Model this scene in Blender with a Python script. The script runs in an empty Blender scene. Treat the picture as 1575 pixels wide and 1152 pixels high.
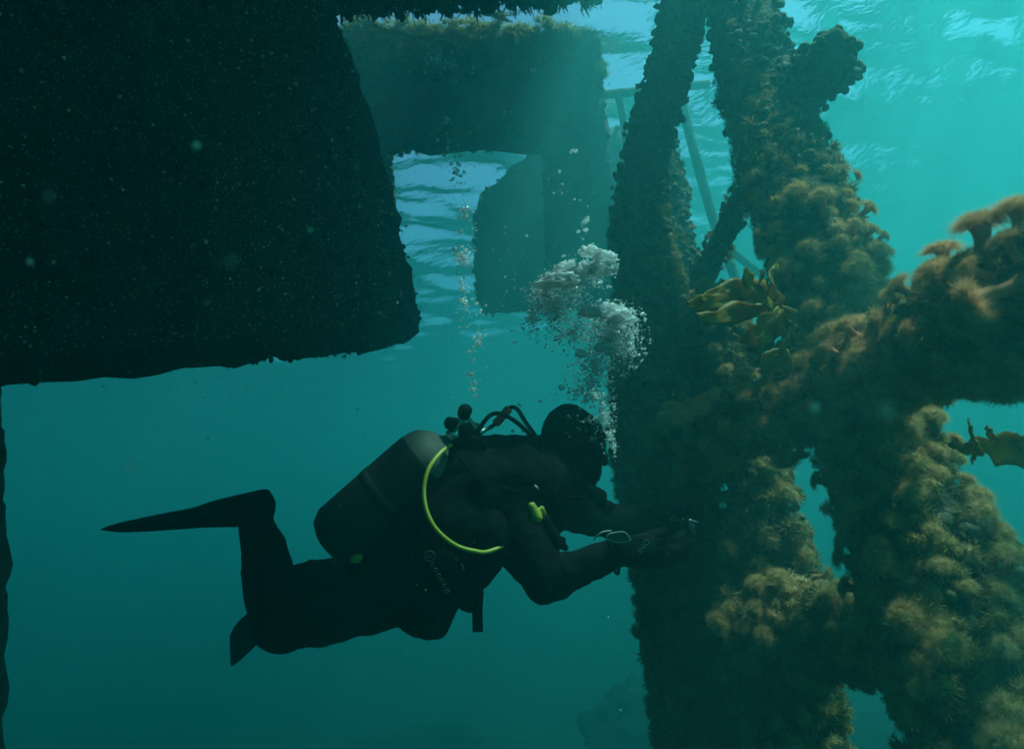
import bpy, bmesh, math, random
import numpy as np
from mathutils import Vector, Matrix, noise as mnoise, Quaternion

random.seed(7)
rng = np.random.default_rng(11)
scn = bpy.context.scene
COL = scn.collection

# ------------------------------------------------------------------ camera
PITCH, ROLL, DEPTH = math.radians(17.0), math.radians(9.0), 4.6
FPX, PW, PH = 930.0, 1575.0, 1152.0
CAM = Vector((0.0, 0.0, -DEPTH))
_f = Vector((0, math.cos(PITCH), math.sin(PITCH)))
_u0 = Vector((0, -math.sin(PITCH), math.cos(PITCH)))
_x = Vector((1, 0, 0))
_r = _x * math.cos(ROLL) - _u0 * math.sin(ROLL)
_u = _x * math.sin(ROLL) + _u0 * math.cos(ROLL)

def ray(px, py):
    return _f + _r * ((px - PW / 2) / FPX) + _u * ((PH / 2 - py) / FPX)

def at(px, py, d):
    """world point seen at photo position px,py at forward distance d (metres)"""
    return CAM + ray(px, py) * d

def px2m(rpx, d):
    return rpx * d / FPX

cam_data = bpy.data.cameras.new("camera")
cam = bpy.data.objects.new("camera", cam_data)
COL.objects.link(cam)
M = Matrix.Identity(4)
for i in range(3):
    M[i][0], M[i][1], M[i][2], M[i][3] = _r[i], _u[i], -_f[i], CAM[i]
cam.matrix_world = M
cam_data.sensor_fit = 'HORIZONTAL'
cam_data.sensor_width = 36.0
cam_data.lens = 36.0 * FPX / PW
cam_data.clip_start = 0.02
cam_data.clip_end = 400.0
cam_data.dof.use_dof = True
cam_data.dof.focus_distance = 2.5
cam_data.dof.aperture_fstop = cam_data.lens / 7.0     # 7 mm pupil
scn.camera = cam

# ------------------------------------------------------------------ sky, sun, exposure
SUN_EL, SUN_AZ = math.radians(60.0), math.radians(108.0)     # azimuth from +Y towards +X
world = bpy.data.worlds.new("World")
scn.world = world
world.use_nodes = True
wn = world.node_tree
wn.nodes.clear()
sky = wn.nodes.new("ShaderNodeTexSky")
sky.sky_type = 'NISHITA'
sky.sun_disc = False
sky.sun_elevation = SUN_EL
sky.sun_rotation = SUN_AZ
bg = wn.nodes.new("ShaderNodeBackground")
bg.inputs["Strength"].default_value = 0.15
wo = wn.nodes.new("ShaderNodeOutputWorld")
wn.links.new(sky.outputs[0], bg.inputs[0])
wn.links.new(bg.outputs[0], wo.inputs[0])
sd = bpy.data.lights.new("sun", 'SUN')
sd.energy = 5.0
sd.angle = math.radians(2.0)
sd.color = (1.0, 0.95, 0.86)
sun = bpy.data.objects.new("sun", sd)
COL.objects.link(sun)
sdir = Vector((math.sin(SUN_AZ) * math.cos(SUN_EL), math.cos(SUN_AZ) * math.cos(SUN_EL), math.sin(SUN_EL)))
sun.rotation_euler = sdir.to_track_quat('Z', 'Y').to_euler()
scn.view_settings.view_transform = 'Standard'
scn.view_settings.look = 'None'
scn.view_settings.exposure = EXPOSURE = 1.42
scn.view_settings.gamma = 1.0
scn.view_settings.use_curve_mapping = False
cy = scn.cycles
cy.use_denoising = True
try:
    cy.denoiser = 'OPENIMAGEDENOISE'
    cy.denoising_input_passes = 'RGB_ALBEDO_NORMAL'
except Exception:
    pass
cy.max_bounces = 5
cy.use_adaptive_sampling = True
cy.adaptive_threshold = 0.025
cy.diffuse_bounces = 2
cy.glossy_bounces = 3
cy.transmission_bounces = 4
cy.volume_bounces = 1
cy.transparent_max_bounces = 12
cy.caustics_reflective = False
cy.caustics_refractive = False
cy.sample_clamp_indirect = 4.0

# ------------------------------------------------------------------ helpers
def tag(o, label=None, cat=None, group=None, kind=None):
    if label: o["label"] = label
    if cat: o["category"] = cat
    if group: o["group"] = group
    if kind: o["kind"] = kind
    return o

def empty(name, loc=(0, 0, 0)):
    o = bpy.data.objects.new(name, None)
    o.empty_display_size = 0.1
    o.location = loc
    COL.objects.link(o)
    return o

def link(name, me, mat=None, parent=None, smooth=True):
    o = bpy.data.objects.new(name, me)
    COL.objects.link(o)
    if mat is not None and not me.materials:
        me.materials.append(mat)
    if smooth and len(me.polygons):
        me.polygons.foreach_set("use_smooth", np.ones(len(me.polygons), dtype=bool))
    if parent is not None:
        o.parent = parent
        o.matrix_parent_inverse = Matrix.Translation(-parent.location)
    return o

def mesh_np(name, V, F):
    """V (n,3) array, F (m,k) array with constant k"""
    V = np.asarray(V, dtype=np.float32); F = np.asarray(F, dtype=np.int32)
    me = bpy.data.meshes.new(name)
    me.vertices.add(len(V)); me.vertices.foreach_set("co", V.ravel())
    k = F.shape[1]
    me.loops.add(F.size); me.loops.foreach_set("vertex_index", F.ravel())
    me.polygons.add(len(F))
    me.polygons.foreach_set("loop_start", np.arange(0, F.size, k, dtype=np.int32))
    me.polygons.foreach_set("loop_total", np.full(len(F), k, dtype=np.int32))
    me.update(calc_edges=True)
    return me

def mesh_py(name, V, F):
    me = bpy.data.meshes.new(name)
    me.from_pydata([tuple(v) for v in V], [], F)
    me.update()
    return me

def catmull(pts, n):
    """pts: list of tuples (any dim) -> n samples along a Catmull-Rom curve"""
    P = np.array(pts, dtype=float)
    P = np.vstack([2 * P[0] - P[1], P, 2 * P[-1] - P[-2]])
    m = len(P) - 3
    out = []
    for t in np.linspace(0, m, n):
        i = min(int(t), m - 1); u = t - i
        a, b, c, d = P[i:i + 4]
        out.append(0.5 * ((2 * b) + (c - a) * u + (2 * a - 5 * b + 4 * c - d) * u * u + (3 * b - a - 3 * c + d) * u ** 3))
    return np.array(out)

def frames(C):
    T = np.gradient(C, axis=0)
    T /= np.linalg.norm(T, axis=1, keepdims=True) + 1e-9
    ref = np.array([0.31, 0.83, 0.46])
    if abs(T[0] @ ref) > 0.9: ref = np.array([1.0, 0.1, 0.0])
    N = []
    n = ref - (ref @ T[0]) * T[0]
    for t in T:
        n = n - (n @ t) * t
        n /= np.linalg.norm(n)
        N.append(n.copy())
    N = np.array(N)
    return T, N, np.cross(T, N)

def tube_np(C, R, seg=12, caps=True, bump=None):
    """C (n,3) centre line, R (n,) radii; bump(p)->radial offset"""
    n = len(C); T, N, B = frames(C)
    a = np.linspace(0, 2 * math.pi, seg, endpoint=False)
    D = np.cos(a)[None, :, None] * N[:, None, :] + np.sin(a)[None, :, None] * B[:, None, :]
    V = C[:, None, :] + D * np.asarray(R)[:, None, None]
    if bump is not None:
        for i in range(n):
            for j in range(seg):
                V[i, j] += D[i, j] * bump(V[i, j], R[i])
    V = V.reshape(-1, 3)
    F = []
    for i in range(n - 1):
        for j in range(seg):
            k = (j + 1) % seg
            F.append((i * seg + j, i * seg + k, (i + 1) * seg + k, (i + 1) * seg + j))
    if caps:
        V = np.vstack([V, C[0] - T[0] * R[0] * 0.25, C[-1] + T[-1] * R[-1] * 0.25])
        a0, a1 = n * seg, n * seg + 1
        for j in range(seg):
            k = (j + 1) % seg
            F.append((a0, k, j)); F.append((a1, (n - 1) * seg + j, (n - 1) * seg + k))
    return V, F

def tube(name, pts, radii, mat, parent=None, seg=10, n=24):
    C = catmull(pts, n)
    R = np.interp(np.linspace(0, 1, n), np.linspace(0, 1, len(radii)), radii) if hasattr(radii, '__len__') else np.full(n, radii)
    V, F = tube_np(C, R, seg)
    return link(name, mesh_py(name, V, F), mat, parent)

def fbm(p, s, o=4):
    return mnoise.fractal(Vector(p) * s, 0.6, 2.1, o, noise_basis='PERLIN_ORIGINAL')

# ------------------------------------------------------------------ materials
def mat(name):
    m = bpy.data.materials.new(name)
    m.use_nodes = True
    nt = m.node_tree
    b = nt.nodes["Principled BSDF"]
    return m, nt, b

def noisy(name, c1, c2, scale=6.0, rough=0.8, bump=0.3, bscale=30.0, spec=0.3, detail=6.0, c3=None, metallic=0.0, translucent=0.0, bdist=0.01):
    m, nt, b = mat(name)
    tc = nt.nodes.new("ShaderNodeTexCoord")
    n = nt.nodes.new("ShaderNodeTexNoise")
    n.inputs["Scale"].default_value = scale; n.inputs["Detail"].default_value = detail
    r = nt.nodes.new("ShaderNodeValToRGB")
    r.color_ramp.elements[0].position = 0.32; r.color_ramp.elements[1].position = 0.68
    r.color_ramp.elements[0].color = (*c1, 1); r.color_ramp.elements[1].color = (*c2, 1)
    if c3:
        e = r.color_ramp.elements.new(0.5); e.color = (*c3, 1)
    nt.links.new(tc.outputs["Object"], n.inputs["Vector"])
    nt.links.new(n.outputs["Fac"], r.inputs["Fac"])
    nt.links.new(r.outputs["Color"], b.inputs["Base Color"])
    b.inputs["Roughness"].default_value = rough
    b.inputs["Specular IOR Level"].default_value = spec
    b.inputs["Metallic"].default_value = metallic
    if bump:
        n2 = nt.nodes.new("ShaderNodeTexNoise")
        n2.inputs["Scale"].default_value = bscale; n2.inputs["Detail"].default_value = 5
        bp = nt.nodes.new("ShaderNodeBump")
        bp.inputs["Strength"].default_value = bump; bp.inputs["Distance"].default_value = bdist
        nt.links.new(tc.outputs["Object"], n2.inputs["Vector"])
        nt.links.new(n2.outputs["Fac"], bp.inputs["Height"])
        nt.links.new(bp.outputs["Normal"], b.inputs["Normal"])
    if translucent:
        tr = nt.nodes.new("ShaderNodeBsdfTranslucent")
        mx = nt.nodes.new("ShaderNodeMixShader")
        mx.inputs[0].default_value = translucent
        nt.links.new(r.outputs["Color"], tr.inputs["Color"])
        nt.links.new(b.outputs[0], mx.inputs[1]); nt.links.new(tr.outputs[0], mx.inputs[2])
        nt.links.new(mx.outputs[0], nt.nodes["Material Output"].inputs["Surface"])
    return m

def simple(name, c, rough=0.5, metallic=0.0, spec=0.5):
    m, nt, b = mat(name)
    b.inputs["Base Color"].default_value = (*c, 1)
    b.inputs["Roughness"].default_value = rough
    b.inputs["Metallic"].default_value = metallic
    b.inputs["Specular IOR Level"].default_value = spec
    return m

MT = {}
# ------------------------------------------------------------------ water surface, sea bed, water body
def build_water():
    # grid: fine near, growing outwards
    def axis(lo, hi, c0, c1, fine):
        core = np.arange(c0, c1, fine)
        out = [core]
        s, x = fine, c1
        right = []
        while x < hi:
            right.append(x); s *= 1.12; x += s
        right.append(hi)
        s, x = fine, c0
        left = []
        while x > lo:
            s *= 1.12; x -= s; left.append(max(x, lo))
        return np.concatenate([np.array(left[::-1]), core, np.array(right)])
    X = axis(-60, 60, -6, 9, 0.045)
    Y = axis(-60, 60, 1, 15, 0.045)
    gx, gy = np.meshgrid(X, Y)
    z = np.zeros_like(gx)
    r2 = np.random.default_rng(5)
    wind = math.radians(118)
    for L, st, n in ((2.8, .08, 7), (1.3, .21, 9), (0.6, .29, 12), (0.3, .19, 14)):
        for i in range(n):
            l = L * r2.uniform(.7, 1.4); th = wind + r2.normal(0, .33)
            k = 2 * math.pi / l
            a = st / k / math.sqrt(n) * 1.4
            ph = r2.uniform(0, 6.28)
            # slow phase warp breaks the straight crests
            w = 0.9 * np.sin(gx * k * .13 + ph * 3) + 0.9 * np.sin(gy * k * .17 + ph * 5)
            s = np.sin(k * (gx * math.cos(th) + gy * math.sin(th)) + ph + w)
            fade = 1 / (1 + (np.hypot(gx, gy - 5) / (l * 20 + 3)) ** 4)
            fade = fade / (1 + (np.hypot(gx, gy) / 13.0) ** 5)
            z += a * fade * (s - 0.25 * np.cos(2 * (k * (gx * math.cos(th) + gy * math.sin(th)) + ph + w)))
    V = np.stack([gx, gy, z], -1).reshape(-1, 3)
    h, w_ = gx.shape
    idx = np.arange(h * w_).reshape(h, w_)
    F = np.stack([idx[:-1, :-1], idx[:-1, 1:], idx[1:, 1:], idx[1:, :-1]], -1).reshape(-1, 4)
    me = mesh_np("water", V, F)
    m = bpy.data.materials.new("water_surface"); m.use_nodes = True
    nt = m.node_tree; nt.nodes.clear()
    out = nt.nodes.new("ShaderNodeOutputMaterial")
    tc = nt.nodes.new("ShaderNodeTexCoord")
    mp = nt.nodes.new("ShaderNodeMapping"); mp.inputs["Scale"].default_value = (1.0, 1.7, 1.0)
    mp.inputs["Rotation"].default_value = (0, 0, math.radians(-22))
    n = nt.nodes.new("ShaderNodeTexNoise"); n.inputs["Scale"].default_value = 9.0; n.inputs["Detail"].default_value = 3
    bp = nt.nodes.new("ShaderNodeBump"); bp.inputs["Strength"].default_value = 0.8; bp.inputs["Distance"].default_value = 0.025
    fr = nt.nodes.new("ShaderNodeFresnel"); fr.inputs["IOR"].default_value = 1.333
    tr = nt.nodes.new("ShaderNodeBsdfTransparent")
    gl = nt.nodes.new("ShaderNodeBsdfGlossy"); gl.inputs["Roughness"].default_value = 0.03
    gl.inputs["Color"].default_value = (1, 1, 1, 1)
    mx = nt.nodes.new("ShaderNodeMixShader")
    L = nt.links.new
    L(tc.outputs["Object"], mp.inputs[0]); L(mp.outputs[0], n.inputs["Vector"]); L(n.outputs["Fac"], bp.inputs["Height"])
    L(bp.outputs[0], fr.inputs["Normal"]); L(bp.outputs[0], gl.inputs["Normal"])
    L(fr.outputs[0], mx.inputs[0]); L(tr.outputs[0], mx.inputs[1]); L(gl.outputs[0], mx.inputs[2]); L(mx.outputs[0], out.inputs["Surface"])
    o = link("water", me, m)
    tag(o, "rippled sea surface seen from below, bright towards the upper right", "water", kind="structure")

def build_seabed():
    r2 = np.random.default_rng(3)
    s = np.concatenate([-np.geomspace(60, 8, 14), np.linspace(-7, 7, 46), np.geomspace(8, 60, 14)])
    V, F = [], []
    n = len(s)
    for y in s:
        for x in s:
            p = (x, y + 6, 0)
            V.append((x, y + 6, -7.6 + 0.3 * fbm(p, .22) + 0.1 * fbm(p, .9)))
    for j in range(n - 1):
        for i in range(n - 1):
            F.append((j * n + i, j * n + i + 1, (j + 1) * n + i + 1, (j + 1) * n + i))
    m = noisy("silt", (.035, .035, .028), (.08, .075, .06), 3, .95, .5, 14)
    o = link("seabed", mesh_py("seabed", V, F), m)
    tag(o, "dim silty sea floor far below the diver", "seabed", kind="structure")

def build_haze():
    bm = bmesh.new()
    bmesh.ops.create_cube(bm, size=1.0)
    z0, z1 = -11.0, 0.75
    for v in bm.verts:
        v.co = (v.co.x * 140, v.co.y * 140 + 4, (z0 + z1) / 2 + v.co.z * (z1 - z0))
    me = bpy.data.meshes.new("haze"); bm.to_mesh(me); bm.free()
    m = bpy.data.materials.new("sea_water"); m.use_nodes = True
    nt = m.node_tree; nt.nodes.clear()
    out = nt.nodes.new("ShaderNodeOutputMaterial")
    pv = nt.nodes.new("ShaderNodeVolumePrincipled")
    pv.inputs["Color"].default_value = HAZE_COL
    pv.inputs["Absorption Color"].default_value = HAZE_ABS
    pv.inputs["Density"].default_value = HAZE_DEN
    pv.inputs["Anisotropy"].default_value = HAZE_G
    nt.links.new(pv.outputs[0], out.inputs["Volume"])
    o = link("haze", me, m, smooth=False)
    tag(o, "murky blue green sea water filling the whole view", "haze", kind="stuff")
HAZE_COL = (0.06, 0.345, 0.35, 1); HAZE_ABS = (0.0, 0.345, 0.33, 1); HAZE_DEN = 0.265; HAZE_G = 0.5
build_water(); build_seabed(); build_haze()

# ------------------------------------------------------------------ materials of the place
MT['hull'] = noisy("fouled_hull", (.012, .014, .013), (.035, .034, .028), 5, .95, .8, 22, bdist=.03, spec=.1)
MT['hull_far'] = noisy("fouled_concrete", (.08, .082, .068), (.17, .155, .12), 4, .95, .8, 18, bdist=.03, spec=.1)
MT['pile'] = noisy("fouled_steel", (.05, .045, .03), (.13, .10, .06), 9, .95, 1.0, 35, bdist=.03, spec=.1)
MT['crust'] = noisy("mussel_crust", (.08, .07, .05), (.22, .17, .10), 14, .85, .6, 60, bdist=.01, spec=.2)
MT['weed'] = noisy("waterline_weed", (.30, .28, .08), (.52, .44, .16), 6, .8, 0, translucent=.45, spec=.1)
MT['fluff'] = noisy("anemone_tentacles", (.64, .37, .16), (1.0, .62, .32), 7, .8, 0, translucent=.38, spec=.1, c3=(.84, .49, .23))
MT['fluff_warm'] = noisy("anemone_tentacles_warm", (.88, .42, .18), (1.0, .60, .34), 8, .8, 0, translucent=.38, spec=.1, c3=(.98, .51, .26))
MT['turf'] = noisy("hydroid_turf", (.27, .19, .08), (.56, .37, .17), 6, .85, 0, translucent=.35, spec=.1, c3=(.40, .27, .12))
MT['column'] = noisy("anemone_column", (.55, .16, .06), (.75, .28, .12), 12, .6, .3, 60, spec=.3)
MT['kelp'] = noisy("kelp_blade", (.42, .25, .04), (.62, .38, .07), 9, .5, .4, 40, translucent=.55, spec=.4)
MT['lettuce'] = noisy("sea_lettuce", (.08, .26, .03), (.14, .38, .05), 9, .5, .3, 40, translucent=.5, spec=.3)
MT['rock'] = noisy("silted_rock", (.015, .016, .013), (.04, .038, .03), 5, .95, .8, 20, bdist=.03, spec=.1)

def patchy(m, scale, lo, hi, col=(.62, .68, .45)):
    """broad patches of duller growth over a noisy() material"""
    nt = m.node_tree; b = nt.nodes["Principled BSDF"]
    src = b.inputs["Base Color"].links[0].from_socket
    n = nt.nodes.new("ShaderNodeTexNoise"); n.inputs["Scale"].default_value = scale; n.inputs["Detail"].default_value = 2
    tc = [q for q in nt.nodes if q.type == 'TEX_COORD'][0]
    nt.links.new(tc.outputs["Object"], n.inputs["Vector"])
    mr = nt.nodes.new("ShaderNodeMapRange"); mr.inputs[1].default_value = lo; mr.inputs[2].default_value = hi
    mx = nt.nodes.new("ShaderNodeMix"); mx.data_type = 'RGBA'; mx.blend_type = 'MULTIPLY'
    mx.inputs["B"].default_value = (*col, 1)
    nt.links.new(n.outputs["Fac"], mr.inputs[0]); nt.links.new(mr.outputs[0], mx.inputs["Factor"]); nt.links.new(src, mx.inputs["A"])
    for l in list(nt.links):
        if l.from_socket == src and l.to_node != mx:
            t = l.to_socket; nt.links.remove(l); nt.links.new(mx.outputs["Result"], t)
for _k in ('fluff', 'fluff_warm', 'turf', 'crust'):
    patchy(MT[_k], 2.6, .45, .62)

# ------------------------------------------------------------------ growth templates (small meshes scattered over surfaces)
def pompom(nh, r2, droop=.25, zmin=-.25, w=.05, core=0.):
    V, F = [], []
    for i in range(nh):
        z = r2.uniform(zmin, 1); a = r2.uniform(0, 6.283); s = math.sqrt(max(0, 1 - z * z))
        d = np.array([s * math.cos(a), s * math.sin(a), z])
        L = r2.uniform(.72, 1.0)
        side = np.cross(d, r2.normal(size=3)); side /= np.linalg.norm(side)
        p0 = d * .25; p1 = d * (.65 * L) + r2.normal(0, .07, 3); p2 = d * L * .97 + np.array([0, 0, -droop * L * .5]) + r2.normal(0, .17, 3)
        ww = w * r2.uniform(.7, 1.3)
        k = len(V)
        V += [p0 - side * ww * .7, p0 + side * ww * .7, p1 + side * ww, p1 - side * ww, p2 + side * ww * .6]
        F += [(k, k + 1, k + 2), (k, k + 2, k + 3), (k + 3, k + 2, k + 4)]
    if core:
        cv, cf = lump(r2, 1 if nh < 500 else 2, .12)
        F += [tuple(int(i) + len(V) for i in f) for f in cf]; V += [v * core + np.array([0, 0, .15]) for v in cv]
    return np.array(V), np.array(F)

def lump(r2, sub=1, amp=.3):
    bm = bmesh.new(); bmesh.ops.create_icosphere(bm, subdivisions=sub, radius=1)
    V = np.array([v.co[:] for v in bm.verts]); F = np.array([[v.index for v in f.verts] for f in bm.faces]); bm.free()
    V = V * (1 + r2.uniform(-amp, amp, (len(V), 1))) * np.array([1, .7, .8])
    return V, F

def frond(r2, n=9):
    """tuft of flat weed ribbons"""
    V, F = [], []
    for i in range(n):
        a = r2.uniform(0, 6.283); t = r2.uniform(.1, .9)
        d = np.array([math.cos(a) * t, math.sin(a) * t, 1]); d /= np.linalg.norm(d)
        side = np.cross(d, r2.normal(size=3)); side /= np.linalg.norm(side)
        L = r2.uniform(.6, 1.2); k = len(V); w = r2.uniform(.06, .14)
        for j, u in enumerate((0, .35, .7, 1)):
            c = d * L * u + np.array([.25 * math.sin(3 * u + a), .25 * math.cos(2 * u + a), 0]) * u
            ww = w * (1 - .75 * u)
            V += [c - side * ww, c + side * ww]
        for j in range(3):
            b = k + 2 * j
            F += [(b, b + 1, b + 3), (b, b + 3, b + 2)]
    return np.array(V), np.array(F)

_g = np.random.default_rng(21)
T_POM_LO = [pompom(150, _g, .5, w=.027, core=.46) for _ in range(5)]
T_TURF = [pompom(64, _g, .6, -.1, .03, core=.3) for _ in range(5)]
T_LUMP = [lump(_g, 1, .22) for _ in range(6)]
T_FROND = [frond(_g) for _ in range(5)]

def basis(N, spin):
    N = N / (np.linalg.norm(N, axis=1, keepdims=True) + 1e-9)
    ref = np.where(np.abs(N[:, 2:3]) > .9, np.array([[1., 0, 0]]), np.array([[0, 0, 1.]]))
    X = np.cross(ref, N); X /= np.linalg.norm(X, axis=1, keepdims=True)
    Y = np.cross(N, X)
    c, s = np.cos(spin)[:, None], np.sin(spin)[:, None]
    return X * c + Y * s, Y * c - X * s, N

def scatter(name, temps, P, N, S, m, parent=None, r2=None, kind="stuff"):
    """one mesh made of many small template pieces at points P, axes N, sizes S"""
    r2 = r2 or rng
    P = np.asarray(P); N = np.asarray(N); S = np.asarray(S)
    X, Y, Z = basis(N, r2.uniform(0, 6.28, len(P)))
    which = r2.integers(0, len(temps), len(P))
    Vs, Fs, off = [], [], 0
    for k, (tv, tf) in enumerate(temps):
        sel = np.where(which == k)[0]
        if not len(sel): continue
        sq = r2.uniform(.8, 1.2, (len(sel), 3))
        v = (tv[None, :, 0:1] * X[sel][:, None] * sq[:, None, 0:1] + tv[None, :, 1:2] * Y[sel][:, None] * sq[:, None, 1:2]
             + tv[None, :, 2:3] * Z[sel][:, None] * sq[:, None, 2:3]) * S[sel][:, None, None] + P[sel][:, None]
        f = tf[None] + (np.arange(len(sel)) * len(tv))[:, None, None] + off
        Vs.append(v.reshape(-1, 3)); Fs.append(f.reshape(-1, 3)); off += len(sel) * len(tv)
    o = link(name, mesh_np(name, np.vstack(Vs), np.vstack(Fs)), m, parent)
    if kind: o["kind"] = kind
    return o

def on_z(px, py, z):
    r = ray(px, py); return CAM + r * ((z - CAM.z) / r.z)

def plane_hit(px, py, P, n):
    d = ray(px, py)
    return CAM + d * ((P - CAM).dot(n) / d.dot(n))

def slab(name, pts, back, m, parent=None, sub=0.25, rough=0.05, seed=0, zmax=None):
    """a thick slab: outline pts (ordered), extruded along vector back, subdivided and roughened"""
    bm = bmesh.new()
    a = [bm.verts.new(p) for p in pts]
    b = [bm.verts.new(p + back) for p in pts]
    bm.faces.new(a); bm.faces.new(b[::-1])
    n = len(pts)
    for i in range(n):
        bm.faces.new((a[i], b[i], b[(i + 1) % n], a[(i + 1) % n]))
    bmesh.ops.recalc_face_normals(bm, faces=bm.faces)
    bmesh.ops.triangulate(bm, faces=bm.faces)
    for _ in range(9):
        long = [e for e in bm.edges if e.calc_length() > sub]
        if not long: break
        bmesh.ops.subdivide_edges(bm, edges=long, cuts=1)
        bmesh.ops.triangulate(bm, faces=[f for f in bm.faces if len(f.verts) > 3])
    bm.normal_update()
    off = Vector((seed * 7.3, seed * 3.1, 0))
    mv = [(v, v.normal * rough * (fbm(v.co + off, 3.2, 5) + .4 * fbm(v.co + off, 11, 3))) for v in bm.verts]
    for v, d in mv: v.co += d
    if zmax is not None:
        for v in bm.verts: v.co.z = min(v.co.z, zmax + .01 * fbm(v.co, 4))
    me = bpy.data.meshes.new(name); bm.to_mesh(me); bm.free()
    return link(name, me, m, parent)

def line_pts(a, b, n, jit, r2):
    t = r2.uniform(0, 1, n)[:, None]
    return np.array(a)[None] * (1 - t) + np.array(b)[None] * t + r2.normal(0, jit, (n, 3))

# ------------------------------------------------------------------ near pontoon on the left
def build_near_pontoon():
    Lp, Rp = at(20, 605, 1.75), at(640, 505, 4.3)
    nrm = (Rp - Lp).cross(Vector((0, 0, 1))).normalized()
    if nrm.dot(CAM - Lp) < 0: nrm = -nrm
    hp = [plane_hit(x, y, Lp, nrm) for x, y in ((-420, 680), (20, 600), (330, 563), (560, 540), (630, 524), (648, 492), (600, 285), (515, 15))]
    dR = (hp[-1] - hp[-2]).normalized()
    top = hp[-1] + dR * ((0.3 - hp[-1].z) / dR.z)
    lt = Vector((hp[0].x, hp[0].y, 0.3))
    hp2 = hp + [top, lt]
    root = empty("pontoon", (hp[3].x, hp[3].y, hp[3].z))
    tag(root, "huge black pontoon hull filling the upper left", "pontoon")
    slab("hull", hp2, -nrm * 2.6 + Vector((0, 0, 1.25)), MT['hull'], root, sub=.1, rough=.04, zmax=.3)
    r2 = np.random.default_rng(4)
    # fouling along the lower edge and the end edge
    P, N, S = [], [], []
    for i in range(0, 7):
        a, b = hp[i], hp[i + 1]
        n = int((b - a).length * (150 if i < 4 else 60))
        q = line_pts(a, b, n, .014, r2) + np.array([0, 0, .07 if i < 2 else .03]) - np.array(nrm)[None] * .02
        P.append(q); N.append(np.tile(np.array((nrm * .4 + Vector((0.1, 0, -1 if i < 5 else -.2)))), (n, 1)) + r2.normal(0, .5, (n, 3))); S.append(r2.uniform(.008, .03, n) * (1 if i < 4 else .7))
    scatter("fouling", T_LUMP + T_TURF, np.vstack(P), np.vstack(N), np.concatenate(S), MT['hull'], root, r2)
    # sparse crust over the face
    n = 900
    U, Wt = r2.uniform(0, 1, n), r2.uniform(0, 1, n)
    base = [hp[1].lerp(hp[5], float(u)).lerp(lt.lerp(top, float(u)), float(w)) for u, w in zip(U, Wt)]
    scatter("barnacles", T_LUMP, [tuple(p + nrm * .005) for p in base], np.tile(np.array(nrm), (n, 1)) + r2.normal(0, .3, (n, 3)), r2.uniform(.008, .03, n), MT['hull'], root, r2)

def build_overhead():
    zb = -0.55
    e0, e1 = on_z(500, 16, zb), on_z(870, 1, zb)
    dr = (e1 - e0).normalized()
    a, b = e0 - dr * 3.4, e0 + dr * 2.1
    bd = Vector((dr.y, -dr.x, 0))
    root = empty("dock_float", tuple((a + b) / 2))
    tag(root, "dark floating dock overhead, its ragged weedy edge along the top", "dock float")
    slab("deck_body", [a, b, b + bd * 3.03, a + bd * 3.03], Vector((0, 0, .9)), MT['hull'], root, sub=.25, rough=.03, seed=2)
    a2, b2 = e0 - dr * 4.0 + bd * 2.95, e0 + dr * 3.0 + bd * 2.95
    shade_slab = slab("dock_float", [q - Vector((0, 0, .06)) for q in (a2, b2, b2 + bd * 6, a2 + bd * 6)], Vector((0, 0, .98)), MT['hull'], None, sub=.4, rough=.03, seed=9)  # unseen slab, added to shade the water between camera and diver
    tag(shade_slab, "unseen dark slab added above the camera behind the weedy dock edge, shading the near water", "dock float")
    r2 = np.random.default_rng(8)
    n = 620
    P = line_pts(a, b, n, .03, r2); P[:, 2] = zb + r2.uniform(-.05, .12, n)
    N = np.tile(np.array([0, .5, -1.0]), (n, 1)) + r2.normal(0, .4, (n, 3))
    scatter("weed_fringe", T_LUMP, P, N, r2.uniform(.02, .07, n), MT['hull'], root, r2)
    n = 260
    P = line_pts(a, b, n, .02, r2); P[:, 2] = zb + .02
    scatter("hanging_weed", T_FROND, P, np.tile(np.array([0, .3, -1.0]), (n, 1)) + r2.normal(0, .3, (n, 3)), r2.uniform(.05, .12, n), MT['hull'], root, r2)

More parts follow.
